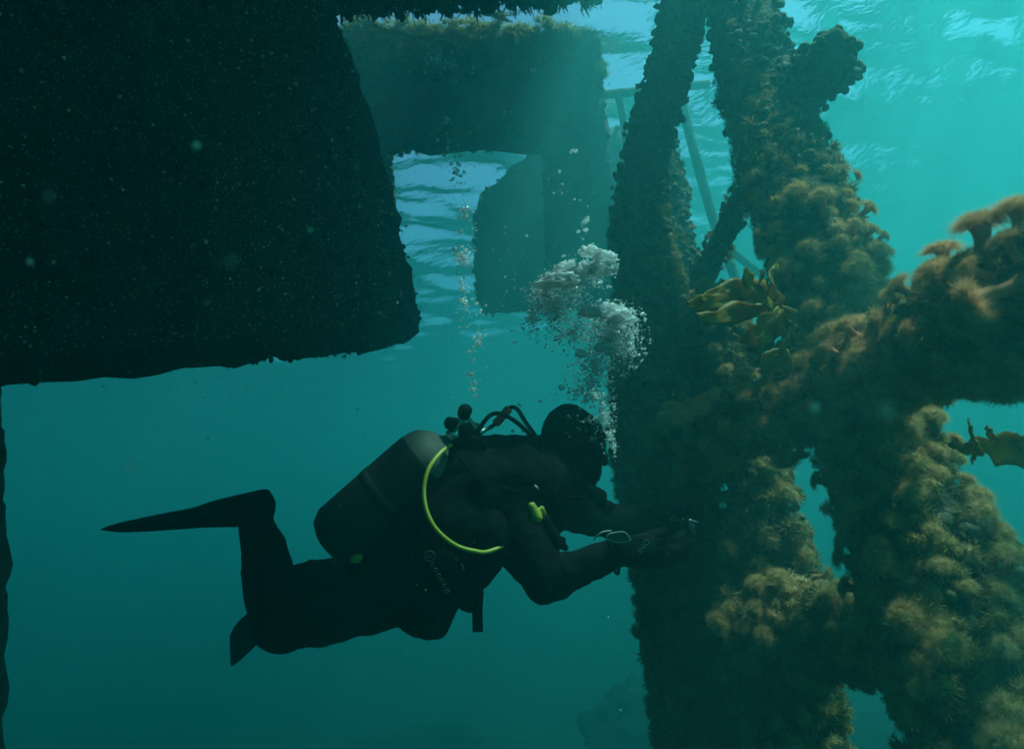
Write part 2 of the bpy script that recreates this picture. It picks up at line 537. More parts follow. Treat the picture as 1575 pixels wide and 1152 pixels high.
def build_far_frame():
    D = 5.55
    def q(pts, d=D): return [at(x, y, d) for x, y in pts]
    base = at(900, 480, D)
    root = empty("concrete_frame", tuple(base))
    tag(root, "hazy concrete dock frame with a rectangular opening behind the diver's bubbles", "dock frame")
    B = Vector((0, 1.1, 0))
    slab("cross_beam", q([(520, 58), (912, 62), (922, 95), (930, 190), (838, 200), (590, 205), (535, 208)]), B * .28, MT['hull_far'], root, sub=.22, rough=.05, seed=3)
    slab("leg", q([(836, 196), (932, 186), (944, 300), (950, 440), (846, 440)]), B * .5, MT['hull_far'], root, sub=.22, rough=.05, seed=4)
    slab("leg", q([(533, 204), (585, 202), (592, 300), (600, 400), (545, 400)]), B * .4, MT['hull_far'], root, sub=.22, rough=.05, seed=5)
    r2 = np.random.default_rng(12)
    P, N, S = [], [], []
    for (x0, y0, x1, y1) in ((535, 208, 590, 205), (590, 205, 838, 200), (930, 190, 922, 95), (838, 200, 846, 440), (846, 440, 950, 440), (932, 190, 950, 440), (590, 205, 600, 400)):
        for i in range(int(math.hypot(x1 - x0, y1 - y0) * 1.1)):
            t = r2.uniform()
            P.append(tuple(at(x0 + (x1 - x0) * t, y0 + (y1 - y0) * t, D) + Vector((0, float(r2.uniform(0, .3)), 0)))); N.append(tuple(r2.normal(0, 1, 3))); S.append(r2.uniform(.015, .05))
    scatter("fouling", T_LUMP + T_TURF, P, N, S, MT['hull_far'], root, r2)
    # weed band along the waterline and the edges
    P, N, S = [], [], []
    for (x0, y0, x1, y1, n, w, s) in ((525, 62, 915, 66, 420, 14, .11), (530, 60, 548, 170, 90, 8, .08), (914, 64, 924, 120, 60, 6, .07), (530, 85, 915, 88, 160, 18, .07), (535, 208, 838, 202, 90, 3, .04)):
        for i in range(n):
            t = r2.uniform()
            P.append(tuple(at(x0 + (x1 - x0) * t + r2.normal(0, 3), y0 + (y1 - y0) * t + r2.normal(0, w), D - .03)))
            N.append((r2.normal(0, .3), -.8, r2.normal(.1, .4))); S.append(s * r2.uniform(.5, 1.2))
    scatter("waterline_weed", T_POM_LO[:2] + T_TURF, P, N, S, MT['weed'], root, r2)

def build_far_block():
    d = 6.7
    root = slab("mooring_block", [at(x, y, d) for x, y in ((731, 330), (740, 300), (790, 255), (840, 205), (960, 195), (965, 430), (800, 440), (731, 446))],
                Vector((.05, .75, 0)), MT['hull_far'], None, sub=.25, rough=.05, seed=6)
    r2 = np.random.default_rng(14)
    P, N, S = [], [], []
    ol = [(731, 330), (740, 300), (790, 255), (840, 205), (960, 195), (965, 430), (800, 440), (731, 446)]
    for (x0, y0), (x1, y1) in zip(ol, ol[1:] + ol[:1]):
        for i in range(int(math.hypot(x1 - x0, y1 - y0) * .9)):
            t = r2.uniform(); dd = d + r2.uniform(0, .7)
            P.append(tuple(at(x0 + (x1 - x0) * t, y0 + (y1 - y0) * t, d) + Vector((.05, .75, 0)) * float(r2.uniform(0, 1)))); N.append(tuple(r2.normal(0, 1, 3))); S.append(r2.uniform(.02, .06))
    scatter("fouling", T_LUMP + T_TURF, P, N, S, MT['hull_far'], root, r2)
    tag(root, "dim block with a slanted shoulder, hanging in haze behind the bubble plume", "block")

def build_rail():
    root = empty("pipe_rail", tuple(at(1000, 150, 6.2)))
    tag(root, "thin hazy pipe rail with slanting struts behind the piles", "pipe rail")
    m = MT['hull_far']
    tube("rail_pipe", [at(890, 150, 6.1), at(1000, 139, 6.2), at(1090, 130, 6.3)], .043, m, root)
    tube("strut", [at(950, 145, 6.15), at(957, 180, 6.2), at(968, 262, 6.3)], .035, m, root)
    tube("strut", [at(1044, 136, 6.25), at(1064, 220, 6.2), at(1098, 340, 6.1), at(1135, 440, 6.0), at(1165, 560, 5.9)], .05, m, root)
    tube("strut", [at(1098, 330, 6.2), at(1120, 380, 6.3), at(1180, 430, 6.4)], .04, m, root)

def build_left_pile():
    P = [tuple(at(x, y, d)) for x, y, d in ((-66, 560, 2.6), (-60, 760, 2.6), (-58, 950, 2.6), (-62, 1300, 2.6))]
    C = catmull(P, 40)
    V, F = tube_np(C, np.full(40, .145), 20, True, lambda p, r: .03 * fbm(p, 6, 4))
    o = link("wooden_pile", mesh_py("wooden_pile", V, F), MT['pile'])
    tag(o, "dark pile sliver at the left edge below the pontoon", "pile")

def build_rocks():
    r2 = np.random.default_rng(6)
    for i, (px, py, d, rx, rz, lab) in enumerate(((610, 1165, 10.5, 1.0, .4, "faint low rock on the sea floor at bottom centre"), (975, 1105, 9.0, .5, 1.0, "faint upright weedy rock beside the foot of the left pile"), (1345, 1150, 8.0, .6, .5, "dim rock seen through the gap below the lowest brace"))):
        c = at(px, py, d)
        bm = bmesh.new(); bmesh.ops.create_icosphere(bm, subdivisions=4, radius=1)
        zb = -7.6
        h = c.z + rz * .5 - zb
        for v in bm.verts:
            n_ = 1 + .35 * fbm(v.co + Vector((i * 9, 0, 0)), 1.6, 4)
            z = v.co.z
            v.co = Vector((v.co.x * rx * n_ * (1.5 - .5 * z), v.co.y * rx * n_ * (1.5 - .5 * z), zb + h * .5 + z * h * .5 * n_))
        me = bpy.data.meshes.new("rock"); bm.to_mesh(me); bm.free()
        off = Vector((c.x, c.y, 0))
        me.transform(Matrix.Translation(off))
        tag(link("rock", me, MT['rock']), lab, "rock")

build_near_pontoon(); build_overhead(); build_far_frame(); build_far_block(); build_rail(); build_left_pile(); build_rocks()

# ------------------------------------------------------------------ encrusted pile frames
MEM = {
 'A': [(1066, -60, 3.45, 30), (1036, 80, 3.45, 30), (990, 260, 3.5, 33), (978, 400, 3.4, 38)],
 'B': [(985, 330, 3.5, 35), (1000, 500, 3.2, 46), (1015, 680, 3.0, 62), (1050, 880, 2.9, 62), (1120, 1250, 2.8, 79)],
 'C': [(1010, 200, 4.2, 22), (1036, 360, 4.0, 27), (1056, 480, 3.8, 32), (1070, 600, 3.7, 32)],
 'D': [(1148, 285, 3.0, 12), (1112, 365, 3.3, 16), (1070, 440, 3.6, 19)],
 'E': [(1128, -60, 3.3, 43), (1150, 60, 3.1, 48), (1198, 220, 2.7, 53), (1248, 360, 2.4, 60), (1300, 520, 2.2, 64), (1355, 690, 2.0, 69), (1405, 830, 1.85, 74), (1515, 1080, 1.6, 99), (1580, 1250, 1.5, 112)],
 'F': [(1190, 180, 2.8, 36), (1235, 135, 2.7, 38), (1275, 104, 2.6, 41), (1300, 92, 2.58, 34), (1312, 86, 2.57, 14)],
 'G': [(1700, 418, 1.0, 74), (1560, 476, 1.2, 69), (1420, 530, 1.6, 58), (1280, 606, 2.0, 47), (1160, 645, 2.3, 40), (1040, 680, 2.6, 34)],
 'H': [(1105, 450, 3.1, 31), (1125, 600, 2.9, 38), (1165, 760, 2.7, 41), (1190, 900, 2.6, 51), (1230, 1250, 2.5, 70)],
 'I': [(1120, 950, 2.6, 40), (1260, 965, 2.3, 53), (1400, 985, 2.0, 56), (1530, 1010, 1.7, 60)],
}
EXTEND = {'A': 'top', 'E': 'both', 'B': 'bottom', 'H': 'bottom', 'C': None}

def centre(key, n=60):
    P = [tuple(at(x, y, d)) + (px2m(r, d),) for x, y, d, r in MEM[key]]
    e = EXTEND.get(key)
    if e in ('top', 'both'):
        a, b = np.array(P[0]), np.array(P[1]); t = (0.25 - a[2]) / (a[2] - b[2])
        q = a + (a - b) * t; q[3] = a[3]; P.insert(0, tuple(q))
    if e in ('bottom', 'both'):
        a, b = np.array(P[-1]), np.array(P[-2]); t = (-7.9 - a[2]) / (a[2] - b[2])
        q = a + (a - b) * t; q[3] = a[3]; P.append(tuple(q))
    return catmull(P, n)

def member(key, name, root, rough=.2, seg=28):
    C = centre(key)
    V, F = tube_np(C[:, :3], C[:, 3], seg, True, lambda p, r: r * rough * 1.6 * fbm(p, 7, 4))
    return link(name, mesh_py(name, V, F), MT['pile'], root)

def surf_pts(key, n, r2, lo=0., hi=1., out=0.):
    """random points and normals on a member, evenly by area"""
    C = centre(key, 200); c, R = C[:, :3], C[:, 3]
    T, N, B = frames(c)
    L = np.concatenate([[0], np.cumsum(np.linalg.norm(np.diff(c, axis=0), axis=1) * (R[1:] + R[:-1]) / 2)])
    s = r2.uniform(lo, hi, n) * L[-1]
    i = np.clip(np.searchsorted(L, s), 0, 199)
    a = r2.uniform(0, 6.283, n)
    D = np.cos(a)[:, None] * N[i] + np.sin(a)[:, None] * B[i]
    P = c[i] + D * (R[i] * (1.0 + out))[:, None] + r2.normal(0, .012, (n, 3))
    return P, D, R[i], i / 200.

def in_view(P, m=90):
    v = P - np.array(CAM)
    z = v @ np.array(_f); z = np.maximum(z, 1e-3)
    x = PW / 2 + FPX * (v @ np.array(_r)) / z; y = PH / 2 - FPX * (v @ np.array(_u)) / z
    return (x > -m) & (x < PW + m) & (y > -m) & (y < PH + m), x, y, z

def area(key):
    C = centre(key, 100)
    return float(np.sum(np.linalg.norm(np.diff(C[:, :3], axis=0), axis=1) * C[1:, 3]) * 6.283)

def build_piles():
    r2 = np.random.default_rng(31)
    far = empty("pile_frame", tuple(at(1050, 1150, 2.9)))
    tag(far, "shadowy far pile frame, inverted V above a dark fouled column beside the diver", "pile frame")
    near = empty("pile_frame", tuple(at(1450, 1150, 1.7)))
    tag(near, "raked pile frame with crossing braces thick with tan growth on the right", "pile frame")
    parts = {}
    for k, nm, root in (('A', 'leg', far), ('B', 'leg', far), ('C', 'brace', far), ('D', 'brace', far), ('E', 'leg', near), ('F', 'stub', near), ('G', 'brace', near), ('H', 'leg', near), ('I', 'brace', near)):
        parts[k] = member(k, nm, root)
    def clip(P, *arrs):
        ok, *_ = in_view(P, 260)
        v = np.array(CAM) - P; v /= np.linalg.norm(v, axis=1, keepdims=True)
        ok &= (v * arrs[0]).sum(1) > -.55                       # the hidden back keeps its crust only
        patch = np.array([mnoise.noise(Vector(p) * 5.5) for p in P])
        ok &= r2.uniform(0, 1, len(P)) < np.clip(.95 + 1.1 * patch, .35, 1)
        return (P[ok],) + tuple(a[ok] for a in arrs)
    # crust of mussels and squirts
    for k, dens, s0, s1 in (('A', 900, .012, .035), ('B', 500, .015, .035), ('C', 700, .012, .03), ('D', 900, .010, .026), ('E', 420, .012, .034), ('F', 1000, .012, .03), ('G', 350, .012, .03), ('H', 450, .012, .03), ('I', 400, .012, .03)):
        P, D, R, t = surf_pts(k, int(area(k) * dens), r2, out=.06)
        P, D = clip(P, D)
        o = scatter("crust", T_LUMP, P, D + r2.normal(0, .5, D.shape), r2.uniform(s0, s1, len(P)), MT['crust'], parts[k], r2)
    # short turf everywhere but the highest part
    for k, dens, s0, s1 in (('B', 330, .035, .075), ('C', 150, .02, .05), ('D', 300, .02, .04), ('E', 560, .025, .06), ('G', 700, .025, .055), ('H', 450, .03, .075), ('I', 480, .03, .08)):
        P, D, R, t = surf_pts(k, int(area(k) * dens), r2, out=.12)
        P, D = clip(P, D)
        ok, x, y, z = in_view(P, 400)
        keep = r2.uniform(0, 1, len(P)) < np.clip((y - 90) / 200, .03, 1)
        P, D = P[keep], D[keep]
        D = D + np.array([0, 0, -.25]) + r2.normal(0, .25, D.shape)
        scatter("turf", T_TURF, P, D, r2.uniform(s0, s1, len(P)), MT['turf'], parts[k], r2)
    # soft heads packed too close to count
    for k, dens, s0, s1, m in (('B', 170, .03, .05, 'turf'), ('E', 330, .026, .052, 'fluff'), ('G', 420, .024, .046, 'fluff_warm'), ('H', 280, .03, .05, 'fluff'), ('I', 330, .03, .055, 'fluff')):
        P, D, R, t = surf_pts(k, int(area(k) * dens), r2, out=.16)
        P, D = clip(P, D)
        ok, x, y, z = in_view(P, 400)
        keep = r2.uniform(0, 1, len(P)) < np.clip((y - 190) / 260, .0, 1)
        P, D = P[keep], D[keep]
        scatter("soft_growth", T_POM_LO, P, D + r2.normal(0, .2, D.shape), r2.uniform(s0, s1, len(P)), MT[m], parts[k], r2)
    return parts
PILE_PARTS = build_piles()

# ------------------------------------------------------------------ plumose anemones one can tell apart
def anemone_meshes():
    g = np.random.default_rng(77)
    crowns, cols = [], []
    for i in range(5):
        v, f = pompom(1500, g, .6, -.2, .0075, .5)
        v = v * np.array([1, 1, .62]); v[:, 2] += 1.0
        crowns.append((v, f))
        C = catmull([(0, 0, -.35), (.04, 0, .1), (-.03, .03, .55), (0, 0, 1.0)], 9)
        R = np.interp(np.linspace(0, 1, 9), [0, .15, .5, .85, 1], [.34, .25, .2, .26, .36])
        V, F = tube_np(C, R, 10)
        cols.append((V, F))
    return crowns, cols

def build_anemones():
    crowns, cols = anemone_meshes()
    cm = {}
    for mk in ('fluff', 'fluff_warm'):
        cm[mk] = []
        for v, f in crowns:
            me = mesh_np("crown", v, f); me.materials.append(MT[mk]); cm[mk].append(me)
    colm = []
    for V, F in cols:
        me = mesh_py("column", V, F); me.materials.append(MT['column']); colm.append(me)
    g = np.random.default_rng(90)
    def place(p, n, s, mk, label, group, stalk=1.0):
        root = empty("plumose_anemone", tuple(p))
        z = Vector(n).normalized(); q = z.to_track_quat('Z', 'Y') @ Quaternion((0, 0, 1), g.uniform(0, 6.28))
        root.rotation_mode = 'QUATERNION'; root.rotation_quaternion = q
        root.scale = (s, s, s * stalk)
        i = int(g.integers(0, 5))
        for nm, me in (("crown", cm[mk][i]), ("column", colm[i])):
            o = bpy.data.objects.new(nm, me); COL.objects.link(o); o.parent = root
            me.polygons.foreach_set("use_smooth", np.ones(len(me.polygons), dtype=bool))
        tag(root, label, "anemone", group)
    # the ones standing clear on top of the near brace
    place(at(1512, 396, 1.17), tuple(_u * .95 + _r * -.1), .062, 'fluff_warm', "tall anemone with orange stalk and pale frilled head, standing clear on the near brace", None, 1.05)
    place(at(1452, 416, 1.3), tuple(_u + _r * -.12), .050, 'fluff_warm', "shorter orange stalked anemone just left of the tallest one on the near brace", None, .9)
    place(at(1566, 372, 1.12), tuple(_u + _r * .05), .060, 'fluff_warm', "large frilled anemone at the right edge of the picture, above the near brace", None, 1.0)
    place(at(1425, 600, 1.75), tuple(_u * .3 + _r * .9 - _f * .3), .042, 'fluff_warm', "lone pale orange anemone sticking out to the right just under the near brace", None, .9)
    place(at(1335, 405, 2.25), tuple(_u * .5 + _r * .9), .055, 'fluff', "curled anemone jutting from the right edge of the raked leg above the brace", None, .9)
    def cell(k, x, y):
        if k == 'G':
            along = "at picture's right edge" if x > 1490 else "left of the stalked pair" if x > 1370 else "at the leg crossing" if x > 1230 else "at its far left"
            mid = 460 + (1560 - x) * .46
            side = "top" if y < mid - 35 else "face" if y < mid + 45 else "underside"
            return "tan anemone on the near brace's %s, %s" % (side, along)
        if k == 'E':
            mid = np.interp(y, [0, 220, 360, 520, 690, 830, 1080, 1250], [1140, 1198, 1248, 1300, 1355, 1405, 1515, 1580])
            band = "high above the brace" if y < 380 else "just above the brace" if y < 480 else "at the brace crossing" if y < 620 else "beside the dark kelp" if y < 760 else "level with the sea lettuce" if y < 900 else "near the bottom right" if y < 1030 else "at the bottom edge"
            side = "left side" if x < mid - 25 else "right side" if x > mid + 25 else "middle"
            return "beige anemone on the raked leg's %s, %s" % (side, band)
        if k == 'I':
            along = "left end" if x < 1200 else "left of centre" if x < 1270 else "right of centre" if x < 1350 else "right end"
            return "dim anemone on the lowest brace's %s half, %s" % ("upper" if y < 950 else "middle" if y < 990 else "lower", along)
        band = "above the near brace" if y < 560 else "just under the near brace" if y < 700 else "beside the tall gap" if y < 860 else "below the tall gap"
        return "olive anemone on the middle leg's %s side, %s" % ("left" if x < np.interp(y, [450, 600, 760, 900, 1150], [1105, 1125, 1165, 1190, 1220]) else "right", band)
    for k, n, s0, s1, mk in (('G', 85, .034, .056, 'fluff_warm'), ('E', 105, .032, .058, 'fluff'), ('I', 45, .035, .06, 'fluff'), ('H', 36, .035, .055, 'fluff')):
        tries = 0; used = []; got = []
        while len(got) < n and tries < 60:
            tries += 1
            P, D, R, t = surf_pts(k, 120, g, out=.1)
            ok, x, y, z = in_view(P, -4)
            face = ((np.array(CAM) - P) * D).sum(1) > 0.05
            up = y > (300 if k == 'E' else 0)
            for p, d, good, xx, yy in zip(P, D, ok & face & up, x, y):
                if good and len(got) < n and all(np.linalg.norm(p - u) > .05 for u in used):
                    used.append(p)
                    got.append((p, tuple(d + np.array([0, 0, .35]) + g.normal(0, .25, 3)), g.uniform(s0, s1), cell(k, xx, yy)))
        cells = {}
        for q in got: cells.setdefault(q[3], []).append(q)
        for c, items in cells.items():
            items.sort(key=lambda q: -q[2])
            grp = "anemones " + c.split(" anemone ")[1]
            for i, (p, nn, sz, _c) in enumerate(items):
                lab = c if len(items) == 1 else ("largest " + c) if i == 0 else ("smaller " + c)
                place(p, nn, sz * (1.18 if i == 0 and len(items) > 1 else 1), mk, lab, grp)
build_anemones()

# ------------------------------------------------------------------ kelp and sea lettuce
def blade(name, pts, widths, m, parent, ruffle=.25, n=22, nw=7, side=None, seed=0, lobes=0.):
    C = catmull([tuple(p) for p in pts], n)
    W = np.interp(np.linspace(0, 1, n), np.linspace(0, 1, len(widths)), widths)
    T = np.gradient(C, axis=0); T /= np.linalg.norm(T, axis=1, keepdims=True)
    sd = np.array(side if side is not None else _u); V = []
    for i in range(n):
        s = sd - (sd @ T[i]) * T[i]; s /= np.linalg.norm(s)
        nn = np.cross(T[i], s)
        lob = 1 + lobes * (math.sin(i * .75 + seed) + .5 * fbm((i * .35, seed, 0), 1.0, 2))
        for j in range(nw):
            u = (j / (nw - 1) - .5) * 2
            V.append(C[i] + s * u * W[i] * lob + nn * W[i] * ruffle * (abs(u) ** 1.5) * math.sin(i * .8 + j * .7 + seed) + nn * .004 * fbm(C[i] + s * u, 30))
    F = []
    for i in range(n - 1):
        for j in range(nw - 1):
            a = i * nw + j; F.append((a, a + 1, a + nw + 1, a + nw))
    me = mesh_py(name, V, F)
    o = link(name, me, m, parent)
    md = o.modifiers.new("thickness", 'SOLIDIFY'); md.thickness = .002
    return o

def build_kelp():
    k = empty("kelp", tuple(at(1190, 470, 2.13)))
    tag(k, "olive brown kelp tuft spreading left from the raked leg above the brace", "kelp")
    d = 2.08
    def b(pts, w, seed, dd=d, lob=.25): return blade("blade", [at(x, y, dd + .06 * math.sin(i + seed)) for i, (x, y) in enumerate(pts)], [px2m(q * 1.55, dd) for q in w], MT['kelp'], k, seed=seed, lobes=lob)
    b([(1205, 470), (1165, 464), (1120, 462), (1085, 466), (1055, 468)], [6, 10, 11, 8, 2], 1)
    b([(1205, 466), (1170, 452), (1130, 446), (1100, 452), (1078, 462)], [6, 9, 10, 7, 2], 6, 2.04)
    b([(1200, 474), (1160, 478), (1125, 482), (1095, 490), (1072, 484)], [6, 9, 10, 7, 2], 7, 2.02)
    b([(1190, 476), (1170, 450), (1154, 432), (1146, 412)], [6, 10, 9, 3], 2, 1.98)
    b([(1190, 470), (1178, 448), (1170, 428), (1175, 416)], [5, 8, 7, 2], 8, 2.00)
    b([(1200, 478), (1180, 500), (1160, 516), (1136, 524)], [6, 11, 10, 3], 3, 2.00)
    b([(1204, 482), (1188, 508), (1168, 530), (1150, 540)], [5, 9, 8, 2], 9, 1.98)
    b([(1210, 478), (1194, 508), (1178, 528), (1166, 548)], [5, 8, 7, 2], 4, 2.01)
    b([(1195, 460), (1184, 438), (1188, 420), (1196, 408)], [4, 6, 6, 2], 5, 2.03)
    b([(1206, 474), (1212, 492), (1206, 508), (1212, 520)], [4, 6, 5, 2], 10, 1.98)
    tube("stipe", [at(1225, 480, 2.08), at(1210, 474, 2.08), at(1195, 470, 2.08)], .006, MT['kelp'], k, 8, 8)
    k2 = empty("kelp", tuple(at(1215, 560, 2.03)))
    tag(k2, "small drooping kelp blades hanging in the gap under the kelp tuft", "kelp")
    for i, (pts, w) in enumerate((([(1225, 500), (1212, 520), (1200, 540), (1196, 556)], [3, 5, 4, 1]), ([(1222, 512), (1208, 532), (1198, 552)], [3, 4, 1]), ([(1215, 545), (1195, 548), (1175, 556), (1160, 560)], [8, 13, 11, 3]), ([(1220, 556), (1195, 560), (1172, 570)], [9, 15, 6]))):
        blade("blade", [at(x, y, 2.03) for x, y in pts], [px2m(q, 2.03) for q in w], MT['kelp'], k2, seed=i * 2)
    k3 = empty("kelp", tuple(at(1560, 690, 1.5)))
    tag(k3, "dark ragged kelp silhouette reaching in from the right edge below the brace", "kelp")
    for i, (pts, w) in enumerate((([(1620, 705), (1575, 700), (1540, 690), (1510, 684), (1490, 678)], [24, 26, 22, 14, 5]), ([(1500, 686), (1494, 668), (1490, 652), (1489, 644)], [7, 7, 6, 3]), ([(1508, 686), (1484, 690), (1466, 684), (1458, 686)], [9, 8, 6, 2]), ([(1510, 690), (1496, 700), (1494, 712)], [8, 7, 3]), ([(1530, 680), (1522, 666), (1516, 656)], [9, 8, 3]), ([(1600, 690), (1570, 678), (1548, 672)], [14, 12, 4]))):
        blade("blade", [at(x, y, 1.5 + .02 * j) for j, (x, y) in enumerate(pts)], [px2m(q, 1.5) for q in w], MT['kelp'], k3, seed=i * 1.7, lobes=.3)
    k4 = empty("sea_lettuce", tuple(at(1500, 845, 1.75)))
    tag(k4, "bright green sea lettuce blade beside the raked leg at the right edge", "seaweed")
    for i, (pts, w) in enumerate((([(1475, 850), (1510, 842), (1545, 840), (1572, 842)], [14, 26, 20, 5]), ([(1480, 856), (1515, 856), (1550, 852)], [14, 20, 6]))):
        blade("blade", [at(x, y, 1.8) for x, y in pts], [px2m(q, 1.8) for q in w], MT['lettuce'], k4, seed=i * 2.2, ruffle=.4)
build_kelp()

# ------------------------------------------------------------------ the diver
MT['suit'] = noisy("black_drysuit", (.004, .0045, .005), (.010, .0105, .011), 14, .9, .5, 55, bdist=.004, spec=.02)
MT['vest'] = noisy("black_vest_nylon", (.003, .0035, .004), (.009, .0095, .010), 20, .9, .5, 120, bdist=.002, spec=.02)
MT['rubber'] = noisy("black_rubber", (.004, .004, .0045), (.009, .009, .0095), 20, .9, .15, 80, bdist=.001, spec=.02)
MT['fin'] = noisy("fin_rubber", (.006, .0065, .007), (.014, .014, .015), 16, .9, .25, 60, bdist=.002, spec=.02)
MT['tank'] = noisy("scuffed_grey_cylinder", (.11, .11, .092), (.19, .18, .15), 9, .55, .2, 50, bdist=.001, spec=.07)
MT['sleeve'] = noisy("tank_sleeve", (.016, .02, .02), (.035, .04, .038), 18, .85, .6, 90, bdist=.003, spec=.07)
MT['chrome'] = simple("chrome", (.62, .62, .6), .22, 1.0)
MT['yellow'] = noisy("yellow_hose", (.30, .30, .02), (.44, .42, .05), 15, .45, .1, 80, spec=.4)
MT['orange'] = noisy("orange_sleeve", (1.0, .07, .02), (1.0, .11, .04), 15, .5, .1, 80, spec=.4)
MT['print'] = simple("grey_print", (.36, .37, .34), .7)
MT['dimprint'] = simple("dim_print", (.10, .11, .10), .7)
MT['glass'] = simple("dark_lens", (.02, .03, .03), .06, 0.0, .9)
MT['screen'] = simple("screen_cover", (.05, .075, .075), .15, 0.0, .8)

def capsule(bm, p0, r0, p1, r1, seg=20, rings=6):
    p0, p1 = Vector(p0), Vector(p1)
    T = (p1 - p0); L = T.length; T = T.normalized() if L > 1e-6 else Vector((0, 0, 1))
    q = T.to_track_quat('Z', 'Y'); X, Y = q @ Vector((1, 0, 0)), q @ Vector((0, 1, 0))
    rows = []
    for i in range(rings):
        a = -math.pi / 2 + (i + .0) / rings * math.pi / 2
        rows.append((p0 + T * (r0 * math.sin(a)), r0 * math.cos(a)))
    rows.append((p0, r0)); rows.append((p1, r1))
    for i in range(1, rings + 1):
        a = i / rings * math.pi / 2
        rows.append((p1 + T * (r1 * math.sin(a)), r1 * math.cos(a)))
    prev = None
    for c, r in rows:
        ring = [bm.verts.new(c + (X * math.cos(6.28318 * j / seg) + Y * math.sin(6.28318 * j / seg)) * max(r, 1e-4)) for j in range(seg)]
        if prev:
            for j in range(seg):
                bm.faces.new((prev[j], prev[(j + 1) % seg], ring[(j + 1) % seg], ring[j]))
        else:
            bm.faces.new(ring[::-1])
        prev = ring
    bm.faces.new(prev)

def ellip(bm, c, ax, ay, az):
    """ellipsoid with axis vectors"""
    g = bmesh.ops.create_icosphere(bm, subdivisions=4, radius=1)
    for v in g['verts']:
        x, y, z = v.co
        v.co = Vector(c) + ax * x + ay * y + az * z

def fuse(name, bm, voxel, m, parent=None, smooth=6, wrinkle=0.0, wscale=18, post=None):
    """one continuous skin over all the pieces in bm"""
    me = bpy.data.meshes.new(name + "_raw"); bm.to_mesh(me); bm.free()
    o = bpy.data.objects.new(name + "_raw", me); COL.objects.link(o)
    md = o.modifiers.new("r", 'REMESH'); md.mode = 'VOXEL'; md.voxel_size = voxel
    ms = o.modifiers.new("s", 'SMOOTH'); ms.iterations = smooth; ms.factor = .5
    dg = bpy.context.evaluated_depsgraph_get()
    out = bpy.data.meshes.new_from_object(o.evaluated_get(dg)); out.name = name
    bpy.data.objects.remove(o); bpy.data.meshes.remove(me)
    if wrinkle:
        bm2 = bmesh.new(); bm2.from_mesh(out); bm2.normal_update()
        dl = []
        for v in bm2.verts:
            p = v.co
            w = fbm(Vector((p.x, p.y, p.z)) + Vector((3, 1, 2)), wscale, 3)
            w2 = 1 - abs(mnoise.noise(p * wscale * .6 + Vector((9, 4, 1)))) * 2.2     # sharp folds
            dl.append((v, v.normal * wrinkle * (.6 * w + .6 * w2)))
        for v, d in dl: v.co += d
        bm2.to_mesh(out); bm2.free()
    out.materials.clear()
    return link(name, out, m, parent)

def chain(bm, pts):
    """pts: (px, py, d, radius_px)"""
    for a, b in zip(pts[:-1], pts[1:]):
        capsule(bm, at(a[0], a[1], a[2]), px2m(a[3], a[2]), at(b[0], b[1], b[2]), px2m(b[3], b[2]))

def text_mesh(name, txt, size, m, parent, origin, xdir, ndir, thick=.0006):
    cu = bpy.data.curves.new(name, 'FONT'); cu.body = txt; cu.size = size; cu.extrude = thick; cu.align_x = 'CENTER'; cu.align_y = 'CENTER'
    o = bpy.data.objects.new(name + "_raw", cu); COL.objects.link(o)
    dg = bpy.context.evaluated_depsgraph_get()
    me = bpy.data.meshes.new_from_object(o.evaluated_get(dg)); bpy.data.objects.remove(o); bpy.data.curves.remove(cu)
    x = Vector(xdir).normalized(); n = Vector(ndir); n = (n - x * n.dot(x)).normalized(); y = n.cross(x)
    T = Matrix.Identity(4)
    for i in range(3): T[i][0], T[i][1], T[i][2], T[i][3] = x[i], y[i], n[i], origin[i]
    me.transform(T); me.materials.clear()
    return link(name, me, m, parent, smooth=False)

